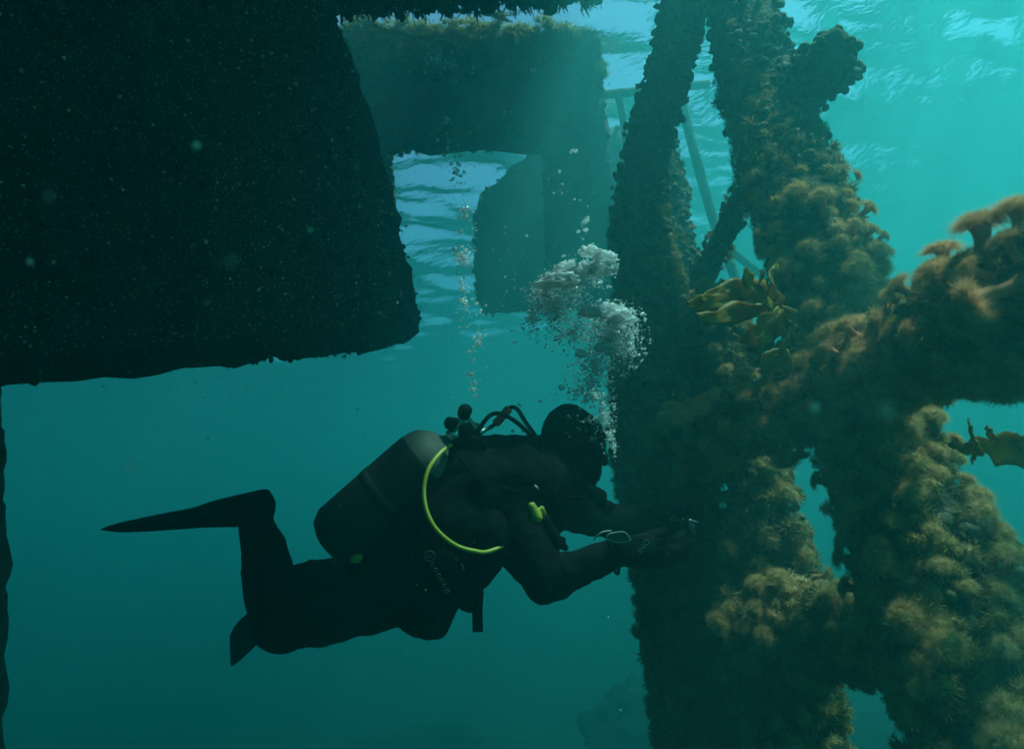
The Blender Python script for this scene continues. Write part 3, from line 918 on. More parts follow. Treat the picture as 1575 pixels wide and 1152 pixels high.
def build_person():
    root = empty("person", tuple(at(640, 870, 2.2)))
    tag(root, "scuba diver in black drysuit and hood, swimming face down towards the piles, hands forward", "person")
    bm = bmesh.new()
    # trunk: two parallel chains give it width away from the camera
    for dd in (2.13, 2.33):
        chain(bm, [(826, 748, dd, 58), (780, 770, dd, 74), (715, 800, dd, 80), (650, 850, dd, 76), (592, 900, dd, 60)])
    chain(bm, [(826, 740, 2.23, 60), (862, 735, 2.23, 44), (872, 715, 2.23, 42)])            # neck
    # head: skull, jaw, brow, nose, chin, hood rim
    c = at(879, 684, 2.22); k = 2.22 / FPX
    ellip(bm, c, (_r * .97 + _u * .1) * 50 * k, (_u * .97 - _r * .12) * 62 * k, _f * 46 * k)
    ellip(bm, at(893, 716, 2.22), _r * 30 * k, _u * 34 * k, _f * 34 * k)
    capsule(bm, at(918, 684, 2.22), 8 * k, at(929, 702, 2.22), 7 * k)                         # nose
    capsule(bm, at(905, 738, 2.22), 12 * k, at(912, 734, 2.22), 9 * k)                        # chin
    capsule(bm, at(904, 664, 2.16), 9 * k, at(924, 666, 2.22), 9 * k); capsule(bm, at(904, 664, 2.28), 9 * k, at(924, 666, 2.22), 9 * k)
    # arms
    chain(bm, [(775, 765, 2.1, 56), (800, 830, 2.02, 44), (836, 889, 1.97, 36), (862, 884, 1.97, 31), (895, 870, 1.97, 25), (955, 848, 1.99, 22), (972, 848, 2.0, 22)])
    chain(bm, [(835, 758, 2.36, 50), (890, 786, 2.42, 33), (940, 801, 2.42, 27), (1000, 804, 2.38, 23), (1016, 803, 2.36, 22)])
    # near leg with the shin raised, far leg folded away
    chain(bm, [(600, 905, 2.14, 58), (520, 938, 2.1, 46), (430, 966, 2.08, 36), (420, 925, 2.08, 38), (414, 876, 2.08, 37), (404, 838, 2.08, 30), (392, 800, 2.08, 23), (396, 782, 2.08, 24), (403, 766, 2.08, 12)])
    chain(bm, [(396, 782, 2.08, 22), (372, 786, 2.08, 18)])
    chain(bm, [(585, 890, 2.32, 54), (520, 893, 2.36, 36), (455, 900, 2.4, 30), (430, 922, 2.6, 28), (412, 950, 2.85, 24), (404, 962, 2.95, 20)])
    body = fuse("body", bm, .008, MT['suit'], root, 8, .009, 14)
    # gloves with five fingers each
    def glove(palm, fingers, thumb, lab):
        b = bmesh.new()
        chain(b, palm)
        for f in fingers: chain(b, f)
        chain(b, thumb)
        return fuse("glove", b, .0045, MT['rubber'], root, 4, .0015, 40)
    glove([(965, 848, 2.0, 23), (985, 850, 2.02, 24), (1008, 852, 2.04, 22)],
          [[(1010, 838, 2.02, 9), (1034, 834, 2.04, 8.5), (1050, 824, 2.1, 8), (1048, 814, 2.14, 7)],
           [(1012, 848, 2.0, 9.5), (1040, 846, 2.02, 9), (1056, 836, 2.08, 8), (1055, 824, 2.13, 7)],
           [(1010, 858, 2.02, 9.5), (1036, 858, 2.03, 9), (1052, 849, 2.09, 8), (1052, 837, 2.14, 7)],
           [(1004, 866, 2.05, 8.5), (1026, 868, 2.06, 8), (1040, 861, 2.11, 7), (1042, 851, 2.15, 6)]],
          [(984, 834, 2.04, 10), (1002, 824, 2.08, 9), (1022, 818, 2.12, 8)], "")
    glove([(1010, 804, 2.37, 23), (1028, 796, 2.35, 24), (1042, 786, 2.33, 20)],
          [[(1044, 774, 2.28, 9.5), (1058, 772, 2.24, 9), (1068, 784, 2.2, 8), (1068, 796, 2.18, 7)],
           [(1048, 782, 2.32, 9.5), (1066, 780, 2.28, 9), (1076, 792, 2.24, 8), (1074, 804, 2.22, 7)],
           [(1046, 792, 2.36, 9), (1064, 794, 2.33, 8.5), (1074, 806, 2.28, 8), (1070, 816, 2.26, 7)],
           [(1040, 802, 2.38, 8), (1056, 808, 2.36, 7.5), (1064, 818, 2.31, 7), (1060, 826, 2.28, 6)]],
          [(1026, 782, 2.28, 10), (1040, 772, 2.22, 9), (1052, 778, 2.17, 8)], "")
    # fins
    def fin(pts, up):
        n = 26
        C = catmull([tuple(at(x, y, d)) + (px2m(h, d), w) for x, y, d, h, w in pts], n)
        T = np.gradient(C[:, :3], axis=0); T /= np.linalg.norm(T, axis=1, keepdims=True)
        V, F, seg = [], [], 20
        for i in range(n):
            up_ = np.array(up); s = up_ - (up_ @ T[i]) * T[i]; s /= np.linalg.norm(s); w = np.cross(T[i], s)
            for j in range(seg):
                a = 2 * math.pi * j / seg
                ca, sa = math.cos(a), math.sin(a)
                rib = 1 + (.35 if abs(sa) > .9 and i > 8 else 0)
                V.append(C[i, :3] + s * max(C[i, 3], .004) * math.copysign(abs(ca) ** .8, ca) * rib + w * C[i, 4] * math.copysign(abs(sa) ** .7, sa))
        for i in range(n - 1):
            for j in range(seg):
                F.append((i * seg + j, i * seg + (j + 1) % seg, (i + 1) * seg + (j + 1) % seg, (i + 1) * seg + j))
        F.append(tuple(range(seg))[::-1]); F.append(tuple((n - 1) * seg + j for j in range(seg)))
        return link("fin", mesh_py("fin", V, F), MT['fin'], root)
    f1 = fin([(404, 778, 2.08, 25, .055), (372, 784, 2.08, 24, .065), (330, 789, 2.09, 19, .08), (290, 796, 2.1, 13, .095), (230, 803, 2.12, 8, .105), (176, 808, 2.14, 2, .06)], _u)
    f2 = fin([(410, 940, 2.85, 26, .05), (398, 953, 2.92, 36, .05), (388, 969, 3.0, 33, .045), (374, 990, 3.06, 20, .04), (364, 1007, 3.1, 9, .03), (356, 1021, 3.15, 1, .012)], (_r * .8 + _u * .6))
    # instep strap on the boot
    tube("fin_strap", [at(378, 775, 2.0), at(396, 766, 2.0), at(413, 772, 2.05), at(410, 776, 2.14)], .006, MT['rubber'], root, 8, 16)
    return root
PERSON = build_person()

def build_mask():
    root = empty("dive_mask", tuple(at(915, 690, 2.2)))
    tag(root, "black low volume dive mask strapped over the diver's hood", "mask")
    k = 2.2 / FPX
    bm = bmesh.new()
    ellip(bm, at(915, 688, 2.22), _r * 15 * k, _u * 27 * k, _f * 40 * k)
    capsule(bm, at(926, 704, 2.22), 9 * k, at(930, 711, 2.22), 6 * k)
    fuse("skirt", bm, .004, MT['rubber'], root, 4)
    for s in (2.165, 2.275):
        C = [at(929 - abs(s - 2.22) * 60, 684 + y, s + o) for y, o in ((-16, -.02), (-16, .02), (0, .035), (14, .02), (14, -.02), (0, -.035), (-16, -.02))]
        bm = bmesh.new()
        for a, b in zip(C[:-1], C[1:]): capsule(bm, a, .004, b, .004, 8, 3)
        fr = fuse("lens_frame", bm, .003, MT['rubber'], root, 2)
        V = [at(928 - abs(s - 2.22) * 60, 684 + 15 * math.sin(t), s + .034 * math.cos(t)) for t in np.linspace(0, 6.28, 20, endpoint=False)]
        V2 = [v - _r * .004 for v in V]
        F = [tuple(range(20)), tuple(range(39, 19, -1))] + [(i, 20 + i, 20 + (i + 1) % 20, (i + 1) % 20) for i in range(20)]
        link("lens", mesh_py("lens", V + V2, F), MT['glass'], fr, smooth=False)
    # strap round the hood
    n = 30; V = []; F = []
    c = at(879, 680, 2.22)
    for i in range(n):
        a = 2 * math.pi * i / n
        p = c + (_r * .97 + _u * .1) * (53 * k * math.cos(a)) + _f * (50 * k * math.sin(a)) + _u * (-6 * k * math.cos(a))
        o = (p - c).normalized()
        for h, e in ((9 * k, 0), (9 * k, .004), (-9 * k, .004), (-9 * k, 0)):
            V.append(p + _u * h + o * e)
    for i in range(n):
        for j in range(4):
            F.append((i * 4 + j, i * 4 + (j + 1) % 4, ((i + 1) % n) * 4 + (j + 1) % 4, ((i + 1) % n) * 4 + j))
    st = link("strap", mesh_py("strap", V, F), MT['rubber'], root)
    text_mesh("strap_lettering", "SUB", .021, MT['print'], st, at(913, 675, 2.118), _r - _u * .15 + _f * .9, -_f + _r)
    tube("buckle", [at(903, 688, 2.11), at(912, 692, 2.12), at(926, 694, 2.16)], .0022, MT['print'], root, 8, 10)
    bm = bmesh.new(); bmesh.ops.create_icosphere(bm, subdivisions=2, radius=.0075)
    for v in bm.verts: v.co = at(924, 684, 2.13) + Vector((v.co.x, v.co.y, v.co.z * .8))
    me = bpy.data.meshes.new("clip"); bm.to_mesh(me); bm.free(); link("clip", me, MT['chrome'], root)
build_mask()

def lathe(name, a, b, prof, m, parent=None, seg=36):
    """surface of revolution from a to b; prof = (t, radius_m)"""
    a, b = Vector(a), Vector(b)
    T = (b - a); q = T.normalized().to_track_quat('Z', 'Y'); X, Y = q @ Vector((1, 0, 0)), q @ Vector((0, 1, 0))
    V, F = [], []
    for t, r in prof:
        for j in range(seg):
            an = 2 * math.pi * j / seg
            V.append(a + T * t + (X * math.cos(an) + Y * math.sin(an)) * max(r, .0005))
    for i in range(len(prof) - 1):
        for j in range(seg):
            F.append((i * seg + j, i * seg + (j + 1) % seg, (i + 1) * seg + (j + 1) % seg, (i + 1) * seg + j))
    F.append(tuple(range(seg))[::-1]); F.append(tuple((len(prof) - 1) * seg + j for j in range(seg)))
    return link(name, mesh_py(name, V, F), m, parent)

def build_tank():
    A, Bp = at(690, 676, 2.1), at(508, 838, 2.06)
    root = empty("scuba_cylinder", tuple(Bp))
    tag(root, "scuba cylinder with pale grey shoulder strapped along the diver's back", "cylinder")
    R = .112
    sh = [(0, .018), (.02, .03), (.045, .058), (.08, .084), (.12, .101), (.17, .110), (.22, R)]
    lathe("shoulder", A, Bp, sh + [(.30, R), (.31, R - .004)], MT['tank'], root)
    lathe("sleeve", A, Bp, [(.195, .110), (.205, R + .001), (.23, R + .003), (.6, R + .005), (.9, R + .005), (.965, .100), (1.0, .07), (1.015, .03), (1.02, .002)], MT['sleeve'], root)
    for t in (.50,):
        lathe("cam_band", A.lerp(Bp, t), A.lerp(Bp, t + .065), [(0, R + .004), (.02, R + .0065), (.98, R + .0065), (1, R + .004)], MT['sleeve'], root)
    ax = (A - Bp).normalized()
    v0 = A - ax * .015; v1 = A + ax * .05
    lathe("valve", v0, v1, [(0, .021), (.3, .021), (.35, .027), (.8, .027), (.85, .022), (1, .020)], MT['chrome'], root, 20)
    p = at(698, 663, 2.1)
    lathe("valve_stem", p, at(716, 640, 2.06), [(0, .013), (1, .011)], MT['chrome'], root, 14)
    lathe("valve_knob", at(713, 638, 2.0), at(716, 630, 2.05), [(0, .014), (.15, .022), (.85, .024), (1, .016)], MT['rubber'], root, 16)
    lathe("valve_knob", at(687, 650, 2.07), at(709, 654, 2.12), [(0, .014), (.12, .022), (.85, .023), (1, .016)], MT['rubber'], root, 16)
build_tank()

def build_regulator():
    root = empty("regulator_set", tuple(at(722, 668, 2.1)))
    tag(root, "regulator with black hoses, a yellow hose loop and an orange hose sleeve behind the hood", "regulator")
    fs = lathe("first_stage", at(706, 664, 2.1), at(738, 662, 2.12), [(0, .018), (.12, .03), (.5, .032), (.6, .024), (.75, .03), (.95, .026), (1, .012)], MT['rubber'], root, 20)
    lathe("yoke_screw", at(714, 634, 2.06), at(733, 662, 2.1), [(0, .008), (.2, .01), (.5, .008), (.8, .013), (1, .013)], MT['chrome'], root, 14)
    lathe("hose_fitting", at(732, 668, 2.1), at(752, 658, 2.12), [(0, .012), (.5, .010), (.55, .008), (1, .008)], MT['chrome'], root, 12)
    tube("hose", [at(735, 664, 2.1), at(745, 648, 2.1), at(757, 637, 2.1), at(772, 637, 2.1), at(795, 650, 2.12), at(818, 672, 2.15), at(826, 690, 2.2)], .0078, MT['rubber'], root, 10, 30)
    tube("hose", [at(742, 662, 2.14), at(758, 655, 2.14), at(772, 640, 2.14), at(784, 627, 2.14), at(796, 630, 2.15), at(810, 652, 2.18), at(822, 668, 2.2), at(840, 700, 2.24)], .0075, MT['rubber'], root, 10, 30)
    tube("hose_sleeve", [at(762, 652, 2.14), at(773, 640, 2.14), at(783, 628, 2.14)], .015, MT['orange'], root, 12, 12)
    tube("hose", [at(726, 672, 2.08), at(742, 680, 2.06), at(744, 690, 2.06), at(738, 705, 2.08)], .0085, MT['rubber'], root, 10, 16)
    tube("hose", [at(700, 690, 2.02), at(715, 715, 2.0), at(760, 745, 1.98), at(810, 758, 1.99), at(850, 762, 2.03), at(905, 764, 2.1), at(916, 740, 2.18)], .0065, MT['rubber'], root, 10, 30)
    yh = tube("yellow_hose", [at(694, 684, 2.02), at(676, 698, 1.96), at(659, 722, 1.91), at(652, 752, 1.885), at(656, 785, 1.865), at(672, 815, 1.85), at(700, 838, 1.855), at(728, 847, 1.87), at(752, 848, 1.90), at(785, 832, 1.95), at(820, 800, 1.98)], .0068, MT['yellow'], root, 12, 48)
    yh["label"] = "yellow hose curving down the diver's side"
    # second stage in the mouth
    k = 2.2 / FPX
    bm = bmesh.new()
    capsule(bm, at(900, 722, 2.22), 15 * k, at(911, 725, 2.22), 15 * k)
    capsule(bm, at(908, 732, 2.19), 9 * k, at(916, 735, 2.19), 7 * k); capsule(bm, at(908, 732, 2.25), 9 * k, at(916, 735, 2.25), 7 * k)
    capsule(bm, at(921, 712, 2.2), 6 * k, at(917, 736, 2.2), 6 * k)
    fuse("second_stage", bm, .0045, MT['rubber'], root, 3)
    # spare yellow second stage clipped at the chest
    bm = bmesh.new()
    capsule(bm, at(818, 778, 1.98), 6 * k, at(826, 796, 1.98), 8 * k); capsule(bm, at(832, 782, 2.0), 5 * k, at(838, 798, 2.02), 6 * k)
    o = fuse("spare_second_stage", bm, .004, MT['yellow'], root, 3)
build_regulator()

def build_vest():
    root = empty("buoyancy_vest", tuple(at(670, 860, 2.0)))
    tag(root, "black buoyancy vest round the diver's torso with hanging strap and side pocket", "vest")
    bm = bmesh.new()
    for dd in (2.1, 2.36):
        chain(bm, [(800, 735, dd, 50), (740, 755, dd, 66), (690, 790, dd, 78), (650, 830, dd, 74)])
    chain(bm, [(700, 740, 2.12, 56), (640, 790, 2.1, 60), (600, 835, 2.1, 52), (570, 860, 2.1, 38)])
    chain(bm, [(700, 800, 2.04, 60), (680, 850, 2.02, 62), (655, 890, 2.02, 56)])
    chain(bm, [(745, 820, 2.02, 52), (720, 860, 2.02, 48)])
    chain(bm, [(700, 690, 2.1, 14), (735, 690, 2.12, 20), (790, 688, 2.14, 20), (826, 688, 2.18, 18)])
    fuse("bladder", bm, .008, MT['vest'], root, 7, .008, 15)
    bm = bmesh.new()
    chain(bm, [(640, 925, 2.0, 36), (655, 945, 2.0, 30), (668, 962, 2.0, 20)])
    chain(bm, [(690, 905, 2.02, 30), (684, 940, 2.02, 18), (672, 964, 2.0, 18)])
    chain(bm, [(620, 940, 2.06, 20), (640, 955, 2.02, 22), (660, 966, 2.0, 17)])
    pk = fuse("pocket", bm, .006, MT['vest'], root, 3, .004, 22)
    tube("zip_pull", [at(665, 970, 1.93), at(671, 962, 1.925), at(678, 954, 1.93)], .0016, MT['dimprint'], pk, 6, 8)
    # hanging webbing strap with a buckle
    bm = bmesh.new()
    P = [at(730, 885, 2.05), at(736, 910, 2.05), at(734, 940, 2.05), at(735, 971, 2.05)]
    w, t = _r * px2m(8, 2.05), _f * .004
    prev = None
    for i, p in enumerate(P):
        ring = [bm.verts.new(p + s * w + q * t) for s, q in ((-1, -1), (1, -1), (1, 1), (-1, 1))]
        if prev:
            for j in range(4): bm.faces.new((prev[j], prev[(j + 1) % 4], ring[(j + 1) % 4], ring[j]))
        else: bm.faces.new(ring[::-1])
        prev = ring
    bm.faces.new(prev)
    me = bpy.data.meshes.new("webbing_strap"); bm.to_mesh(me); bm.free()
    link("webbing_strap", me, MT['vest'], root, smooth=False)
    bm = bmesh.new(); capsule(bm, at(714, 930, 2.05), px2m(9, 2.05), at(722, 934, 2.05), px2m(8, 2.05)); capsule(bm, at(716, 915, 2.05), px2m(11, 2.05), at(726, 925, 2.05), px2m(10, 2.05))
    fuse("buckle", bm, .004, MT['rubber'], root, 2)
    # octopus clip and inflator under the chest
    bm = bmesh.new()
    chain(bm, [(838, 800, 2.0, 9), (848, 818, 2.0, 9), (856, 832, 2.0, 10), (866, 830, 2.0, 5)])
    chain(bm, [(856, 832, 2.0, 9), (870, 842, 2.0, 5)]); chain(bm, [(850, 828, 2.0, 8), (852, 846, 2.0, 8)])
    fuse("inflator", bm, .004, MT['rubber'], root, 2)
    tube("chest_strap", [at(836, 845, 2.0), at(852, 825, 2.02), at(868, 812, 2.1)], .006, MT['vest'], root, 8, 10)
    bm = bmesh.new()
    chain(bm, [(905, 757, 2.12, 14), (924, 762, 2.14, 10), (922, 772, 2.14, 10)]); chain(bm, [(932, 780, 2.16, 10), (938, 778, 2.18, 8)])
    fuse("shoulder_ring", bm, .005, MT['rubber'], root, 3)
    # yellow dump valve pull at the hip
    bm = bmesh.new(); chain(bm, [(543, 861, 1.97, 5), (549, 859, 1.97, 7), (554, 857, 1.97, 4)])
    fuse("pull_tab", bm, .003, MT['yellow'], root, 2)
    # round emblem and a column of worn marks below it
    c = at(661, 855, 1.868)
    ring = [c + (_r * math.cos(a) + _u * math.sin(a)) * px2m(8, 1.87) for a in np.linspace(0, 6.283, 28)]
    em = tube("emblem", ring, .0011, MT['dimprint'], root, 6, 40)
    tube("emblem_mark", [c + _r * -.007 + _u * .002, c + _u * -.006, c + _r * .007 + _u * .004], .0011, MT['dimprint'], em, 6, 10)
    for i in range(6):
        q = at(666 + i * 4.4, 868 + i * 8.2, 1.868)
        tube("emblem_mark", [q + (_r * math.cos(a) * 1.2 + _u * math.sin(a)) * px2m(2.6, 1.87) for a in np.linspace(.6, .6 + 4.2 + (i % 3), 9)], .0011, MT['dimprint'], em, 6, 12)
    for (x, y, a, l) in ((702, 861, -1.1, 3), (712, 872, -1.2, 6)):
        d = _r * math.cos(a) + _u * math.sin(a)
        tube("stitching", [at(x, y, 1.868) - d * px2m(l, 1.87), at(x, y, 1.868), at(x, y, 1.868) + d * px2m(l, 1.87)], .0012, MT['dimprint'], root, 6, 6)
    lathe("stud", at(822, 746, 1.99), at(828, 752, 1.985), [(0, .003), (.5, .0045), (1, .002)], MT['print'], root, 10)
build_vest()

def build_hand_gear():
    root = empty("dive_computer", tuple(at(950, 826, 1.95)))
    tag(root, "dive computer with pale rounded screen on the diver's near wrist", "dive computer")
    d = 1.925
    poly = [(933, 826), (937, 821), (952, 818), (962, 819), (969, 828), (969, 832), (957, 834), (942, 833)]
    V = [at(x, y, d) for x, y in poly]; n = len(poly)
    V2 = [v + _f * .012 for v in V]
    F = [tuple(range(n)), tuple(range(2 * n - 1, n - 1, -1))] + [(i, n + i, n + (i + 1) % n, (i + 1) % n) for i in range(n)]
    link("screen", mesh_py("screen", V, [F[0]] ) if False else mesh_py("screen", V + V2, F), MT['screen'], root, smooth=False)
    tube("bezel", V + [V[0], V[1]], .0016, MT['print'], root, 6, 40)
    bm = bmesh.new(); capsule(bm, at(943, 827, d + .022), .014, at(961, 827, d + .022), .014)
    fuse("case", bm, .004, MT['rubber'], root, 2)
    n = 28; C = []
    a0, T = at(930, 852, 1.985), (at(972, 846, 1.99) - at(930, 852, 1.985)).normalized()
    s = (_u - T * _u.dot(T)).normalized(); w = T.cross(s)
    tube("wrist_strap", [a0 + T * .03 + (s * math.cos(a) + w * math.sin(a)) * .066 for a in np.linspace(0, 6.283, n)], .0055, MT['rubber'], root, 8, 50)
    tube("strap_edge", [at(913, 831, 1.93), at(918, 824, 1.915), at(927, 818, 1.91), at(940, 816, 1.92)], .0022, MT['print'], root, 6, 14)
    # lettering on the glove cuff belongs to the glove's owner
    g = [o for o in PERSON.children if o.name.startswith("glove")][0]
    text_mesh("cuff_lettering", "INO", .027, MT['print'], g, at(990, 840, 1.925), _r * .62 + _u * .78, -_f)
    tube("cuff_piping", [at(972, 824, 1.935), at(990, 822, 1.93), at(1003, 824, 1.935), at(1005, 838, 1.935)], .0007, MT['dimprint'], g, 6, 14)
    # compact camera held between the hands
    cam_r = empty("compact_camera", tuple(at(1046, 830, 2.15)))
    tag(cam_r, "small dark camera held between the diver's gloved hands, bright metal glint in front", "camera")
    c = at(1047, 812, 2.17)
    x = (_r * .5 + _f * .85).normalized(); y = _u; z = x.cross(y).normalized(); y = z.cross(x)
    bm = bmesh.new(); bmesh.ops.create_cube(bm, size=1)
    for v in bm.verts: v.co = c + x * v.co.x * .115 + y * v.co.y * .075 + z * v.co.z * .04
    bmesh.ops.bevel(bm, geom=bm.edges[:], offset=.006, segments=2, affect='EDGES')
    me = bpy.data.meshes.new("case"); bm.to_mesh(me); bm.free()
    link("case", me, MT['rubber'], cam_r)
    zs = z if z.dot(_r) > 0 else -z
    lathe("lens", c + zs * .018, c + zs * .05, [(0, .027), (.8, .026), (.85, .023), (1, .02)], MT['glass'], cam_r, 24)
    tube("glint_pin", [at(1059, 799, 2.08), at(1066, 801, 2.08), at(1073, 803, 2.08)], .0032, MT['chrome'], cam_r, 8, 8)  # chrome pin added to stand in for the camera's bright glint
    tube("case_edge", [at(1059, 800, 2.085), at(1058, 812, 2.09), at(1055, 824, 2.095)], .0012, MT['dimprint'], cam_r, 6, 8)
build_hand_gear()

# ------------------------------------------------------------------ bubbles
def bubble_material(name, white):
    m = bpy.data.materials.new(name); m.use_nodes = True
    nt = m.node_tree; nt.nodes.clear(); L = nt.links.new
    out = nt.nodes.new("ShaderNodeOutputMaterial")
    fr = nt.nodes.new("ShaderNodeFresnel"); fr.inputs["IOR"].default_value = .75
    tr = nt.nodes.new("ShaderNodeBsdfTransparent"); gl = nt.nodes.new("ShaderNodeBsdfGlossy"); gl.inputs["Roughness"].default_value = .08
    mx = nt.nodes.new("ShaderNodeMixShader"); L(fr.outputs[0], mx.inputs[0]); L(tr.outputs[0], mx.inputs[1]); L(gl.outputs[0], mx.inputs[2])
    tl = nt.nodes.new("ShaderNodeBsdfTranslucent"); df = nt.nodes.new("ShaderNodeBsdfDiffuse")
    tl.inputs["Color"].default_value = (.95, .95, .95, 1); df.inputs["Color"].default_value = (.95, .95, .95, 1)
    m2 = nt.nodes.new("ShaderNodeMixShader"); L(tl.outputs[0], m2.inputs[1]); L(df.outputs[0], m2.inputs[2])
    m3 = nt.nodes.new("ShaderNodeMixShader"); m3.inputs[0].default_value = white
    L(mx.outputs[0], m3.inputs[1]); L(m2.outputs[0], m3.inputs[2]); L(m3.outputs[0], out.inputs["Surface"])
    return m
MT['bubble'] = bubble_material("air_bubble", .6)
MT['foam'] = bubble_material("fine_bubbles", .75)

def bub_t(r2, sub=2, flat=.6):
    bm = bmesh.new(); bmesh.ops.create_icosphere(bm, subdivisions=sub, radius=1)
    V = np.array([v.co[:] for v in bm.verts]); F = np.array([[v.index for v in f.verts] for f in bm.faces]); bm.free()
    ph = r2.uniform(0, 6.28, 3)
    V = V * (1 + .12 * np.sin(V[:, [1, 2, 0]] * 3 + ph)) * np.array([1, 1, flat])
    return V, F
T_BUB = [bub_t(_g, 2, f) for f in (.5, .6, .75, .9)]
T_BUB1 = [bub_t(_g, 1, f) for f in (.45, .6, .8)]

def up_axes(n, r2, s=.25): return np.tile(np.array([0, 0, 1.]), (n, 1)) + r2.normal(0, s, (n, 3))

def plume(name, label, spots, m, r2, d=2.25, temps=None, depth=.06, mult=1.0, big=1.0):
    """spots: (px, py, rx, ry, count, smin, smax) in photo pixels"""
    P, S = [], []
    for (x, y, rx, ry, n, s0, s1) in spots:
        for i in range(int(n * mult)):
            a, q = r2.uniform(0, 6.283), min(abs(r2.normal(0, .62)), 1.35)
            z = r2.uniform(-1, 1) * depth * math.sqrt(max(0, 1 - q * q * .8)) + r2.normal(0, depth * .1)
            P.append(tuple(at(x + rx * q * math.cos(a), y + ry * q * math.sin(a), d + z)))
            S.append(big * px2m(s0 + (s1 - s0) * 1.35 * r2.uniform() ** 3.2, d))
    o = scatter(name, temps or T_BUB1, P, up_axes(len(P), r2), S, m, None, r2)
    tag(o, label, "bubbles", kind="stuff")
    return o

def build_bubbles():
    r2 = np.random.default_rng(55)
    d = 2.3
    plume("bubble_cloud", "left lobe of the silvery bubble cloud above the diver's hood",
          [(855, 475, 44, 42, 900, .7, 2.4), (838, 455, 28, 30, 260, .8, 3.0), (820, 490, 12, 30, 130, .8, 2.6), (880, 430, 34, 28, 300, .8, 3.2), (915, 415, 24, 30, 260, .8, 3.4), (880, 512, 40, 26, 300, .7, 2.2)], MT['foam'], r2, d, None, .11, 1.9)
    plume("bubble_cloud", "larger right lobe of the silvery bubble cloud above the diver's hood",
          [(938, 520, 46, 44, 1300, .7, 2.4), (940, 490, 40, 22, 320, .9, 3.4), (965, 530, 20, 34, 260, .8, 2.8), (915, 560, 40, 36, 520, .7, 2.3), (910, 590, 36, 26, 240, .7, 2.4), (900, 605, 40, 16, 110, .7, 2.6)], MT['foam'], r2, d, None, .12, 1.9)
    plume("bubble_trail", "thin trail of bubbles rising past the front of the hood",
          [(915, 610, 26, 18, 150, .7, 2.4), (928, 640, 16, 26, 200, .7, 2.4), (937, 670, 9, 26, 110, .7, 2.2), (945, 690, 6, 22, 50, .6, 2.0), (905, 645, 30, 18, 60, .7, 2.6), (890, 660, 40, 26, 26, .8, 2.8)], MT['foam'], r2, 2.14, None, .05, 1.6)
    plume("bubble_trail", "long thin string of bubbles rising from the cylinder valve",
          [(728, 600, 14, 24, 26, .9, 3.0), (724, 575, 12, 14, 16, .9, 2.6), (738, 520, 20, 40, 30, .8, 2.6), (715, 470, 14, 34, 40, .8, 2.4), (714, 395, 16, 18, 50, .8, 3.0), (712, 440, 14, 24, 26, .8, 2.2), (716, 330, 18, 40, 46, .9, 3.0), (700, 265, 22, 34, 34, .9, 2.8), (688, 230, 14, 18, 12, 1, 2.6)], MT['bubble'], r2, 2.35, T_BUB1, .06, 1.5, 1.3)
    plume("bubble_patch", "scatter of bubbles high in front of the hazy dock frame",
          [(660, 92, 46, 34, 170, .9, 2.7), (640, 80, 34, 40, 60, .9, 2.4), (695, 100, 26, 20, 50, .9, 2.8), (686, 184, 14, 8, 14, 1, 3.4), (815, 110, 30, 14, 16, .9, 2.4), (784, 172, 8, 6, 4, 1, 2.8), (760, 60, 120, 40, 26, .8, 1.8)], MT['bubble'], r2, 3.0, T_BUB1, .15, 1.3, 1.25)
    plume("bubble_trail", "few bubbles strung out above the right of the bubble cloud",
          [(897, 340, 10, 26, 18, 1, 3.0), (880, 232, 8, 6, 6, 1, 3.2), (860, 290, 40, 60, 16, .8, 2.0), (790, 420, 60, 90, 26, .8, 2.0), (810, 650, 30, 40, 10, .8, 2.6)], MT['bubble'], r2, 2.3, T_BUB1, .1, 1.3, 1.3)
    # big flattened bubbles capping the plume
    big = [(866, 434, 24, 9, 1.5, "broad flattened bubble capping the left lobe of the bubble cloud"), (842, 438, 16, 7, .8, "bright bubble at the left shoulder of the bubble cloud"),
           (872, 414, 13, 8, .4, "domed bubble behind the cap of the left lobe"), (890, 420, 15, 8, 2.2, "lumpy bubble between the left cap and the topmost bubbles"),
           (908, 390, 13, 8, 3.1, "bright topmost bubble of the cloud"), (930, 398, 13, 8, 1.1, "rounded bubble right of the topmost one"),
           (925, 416, 16, 9, 4.4, "wide bubble beneath the two topmost ones"), (938, 412, 9, 8, 5.2, "bubble on the upper right rim of the left lobe"),
           (912, 482, 15, 8, 2.7, "white bubble at the left end of the right cap"), (935, 480, 20, 9, .3, "long bubble in the middle of the right cap"),
           (958, 492, 15, 8, 3.6, "bubble at the right end of the right cap"), (928, 536, 11, 6, 5.9, "pale bubble inside the right lobe"), (894, 546, 6, 5, 2.0, "small round bubble low in the gap between lobes")]
    for x, y, rx, ry, s, lab in big:
        rx *= 1.3; ry *= 1.35
        c = at(x, y, d - .1)
        bm = bmesh.new(); bmesh.ops.create_icosphere(bm, subdivisions=4, radius=1)
        for v in bm.verts:
            p = v.co.copy(); n_ = 1 + .45 * fbm(p + Vector((s * 7, 0, 0)), 2.0, 5)
            v.co = _r * p.x * px2m(rx, d) * n_ + _u * (p.y if p.y > 0 else p.y * .55) * px2m(ry, d) * n_ + _f * p.z * px2m(rx * .8, d) * n_
            v.co += c
        me = bpy.data.meshes.new("air_bubble"); bm.to_mesh(me); bm.free()
        tag(link("air_bubble", me, MT['foam']), lab, "bubble", "large bubbles of the exhaust cloud")
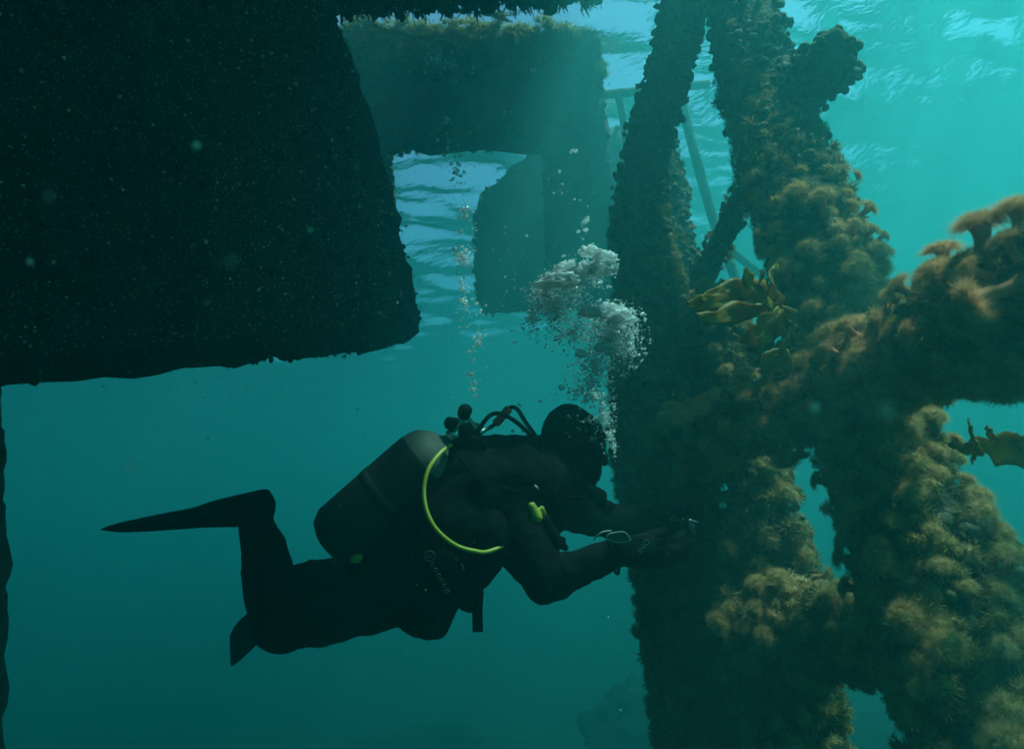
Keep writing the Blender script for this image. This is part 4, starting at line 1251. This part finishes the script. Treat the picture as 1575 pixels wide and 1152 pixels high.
    # single bubbles drifting apart from the strings
    for x, y, r, lab in ((832, 617, 3.6, "single bubble beside the hood, left of its top"), (789, 663, 3.2, "single bubble between the hoses and the hood"), (810, 363, 3.0, "single bubble high above the left lobe of the cloud"), (791, 525, 3.2, "dark single bubble left of the bubble cloud"), (864, 596, 5.0, "round bubble low on the left of the rising trail")):
        tv, tf = T_BUB[int(r * 7) % 4]
        me = mesh_np("air_bubble", tv * px2m(r, 2.2) + np.array(at(x, y, 2.2)), tf)
        tag(link("air_bubble", me, MT['bubble']), lab, "bubble", "lone bubbles")
build_bubbles()

# ------------------------------------------------------------------ drifting particles
def build_snow():
    r2 = np.random.default_rng(66)
    m = noisy("drifting_specks", (.8, .76, .66), (.95, .93, .88), 3, .8, 0, translucent=.5)
    n = 15000
    px, py = r2.uniform(-60, PW + 60, n), r2.uniform(-60, PH + 60, n)
    left = r2.uniform(0, 1, n) < .6
    px = np.where(left, r2.uniform(-60, 620, n), px); py = np.where(left, (-60 + r2.uniform(0, 1, n) * (615 - px * .1)), py)
    dd = .5 + 2.6 * r2.uniform(0, 1, n) ** .7
    P = np.array([tuple(at(a, b, c)) for a, b, c in zip(px, py, dd)])
    S = np.where((px < 640) & (py < 620), 1.35, .75) * dd * r2.uniform(.3, .95, n) / FPX * (1 + 1.6 * (r2.uniform(0, 1, n) > .97))
    tet = (np.array([[1, 1, 1], [1, -1, -1], [-1, 1, -1], [-1, -1, 1]]) * .7, np.array([[0, 1, 2], [0, 3, 1], [0, 2, 3], [1, 3, 2]]))
    o = scatter("drifting_specks", [tet], P, r2.normal(size=(n, 3)), S, m, None, r2)
    tag(o, "tiny pale specks drifting through the water", "specks", kind="stuff")
    # a few bigger flakes close to the lens
    for x, y, d, r, lab in ((76, 302, .30, 4, "pale blurred flake at the far left over the dark pontoon"), (302, 224, .5, 6, "irregular pale flake upper left over the dark pontoon"), (1362, 632, .22, 9, "large round blurred flake in front of the raked leg"),
                            (200, 718, .22, 7, "faint round blurred flake left, under the pontoon"), (355, 402, .24, 5, "faint blurred flake in the middle of the dark pontoon"), (477, 354, .6, 4, "small tan flake on the right of the dark pontoon"),
                            (1252, 628, .4, 7, "dull blurred flake just left of the raked leg below the brace"), (46, 403, .5, 4, "small flake at the far left edge of the dark pontoon"), (850, 380, .6, 3.5, "small flake above the bubble cloud, left of the piles")):
        bm = bmesh.new(); bmesh.ops.create_icosphere(bm, subdivisions=2, radius=px2m(r, d))
        c = at(x, y, d)
        for v in bm.verts: v.co = c + v.co * (1 + .4 * mnoise.noise(v.co.normalized() * 1.5 + Vector((x, y, 0))))
        me = bpy.data.meshes.new("flake"); bm.to_mesh(me); bm.free()
        tag(link("flake", me, m), lab, "flake", "drifting flakes near the lens")
build_snow()
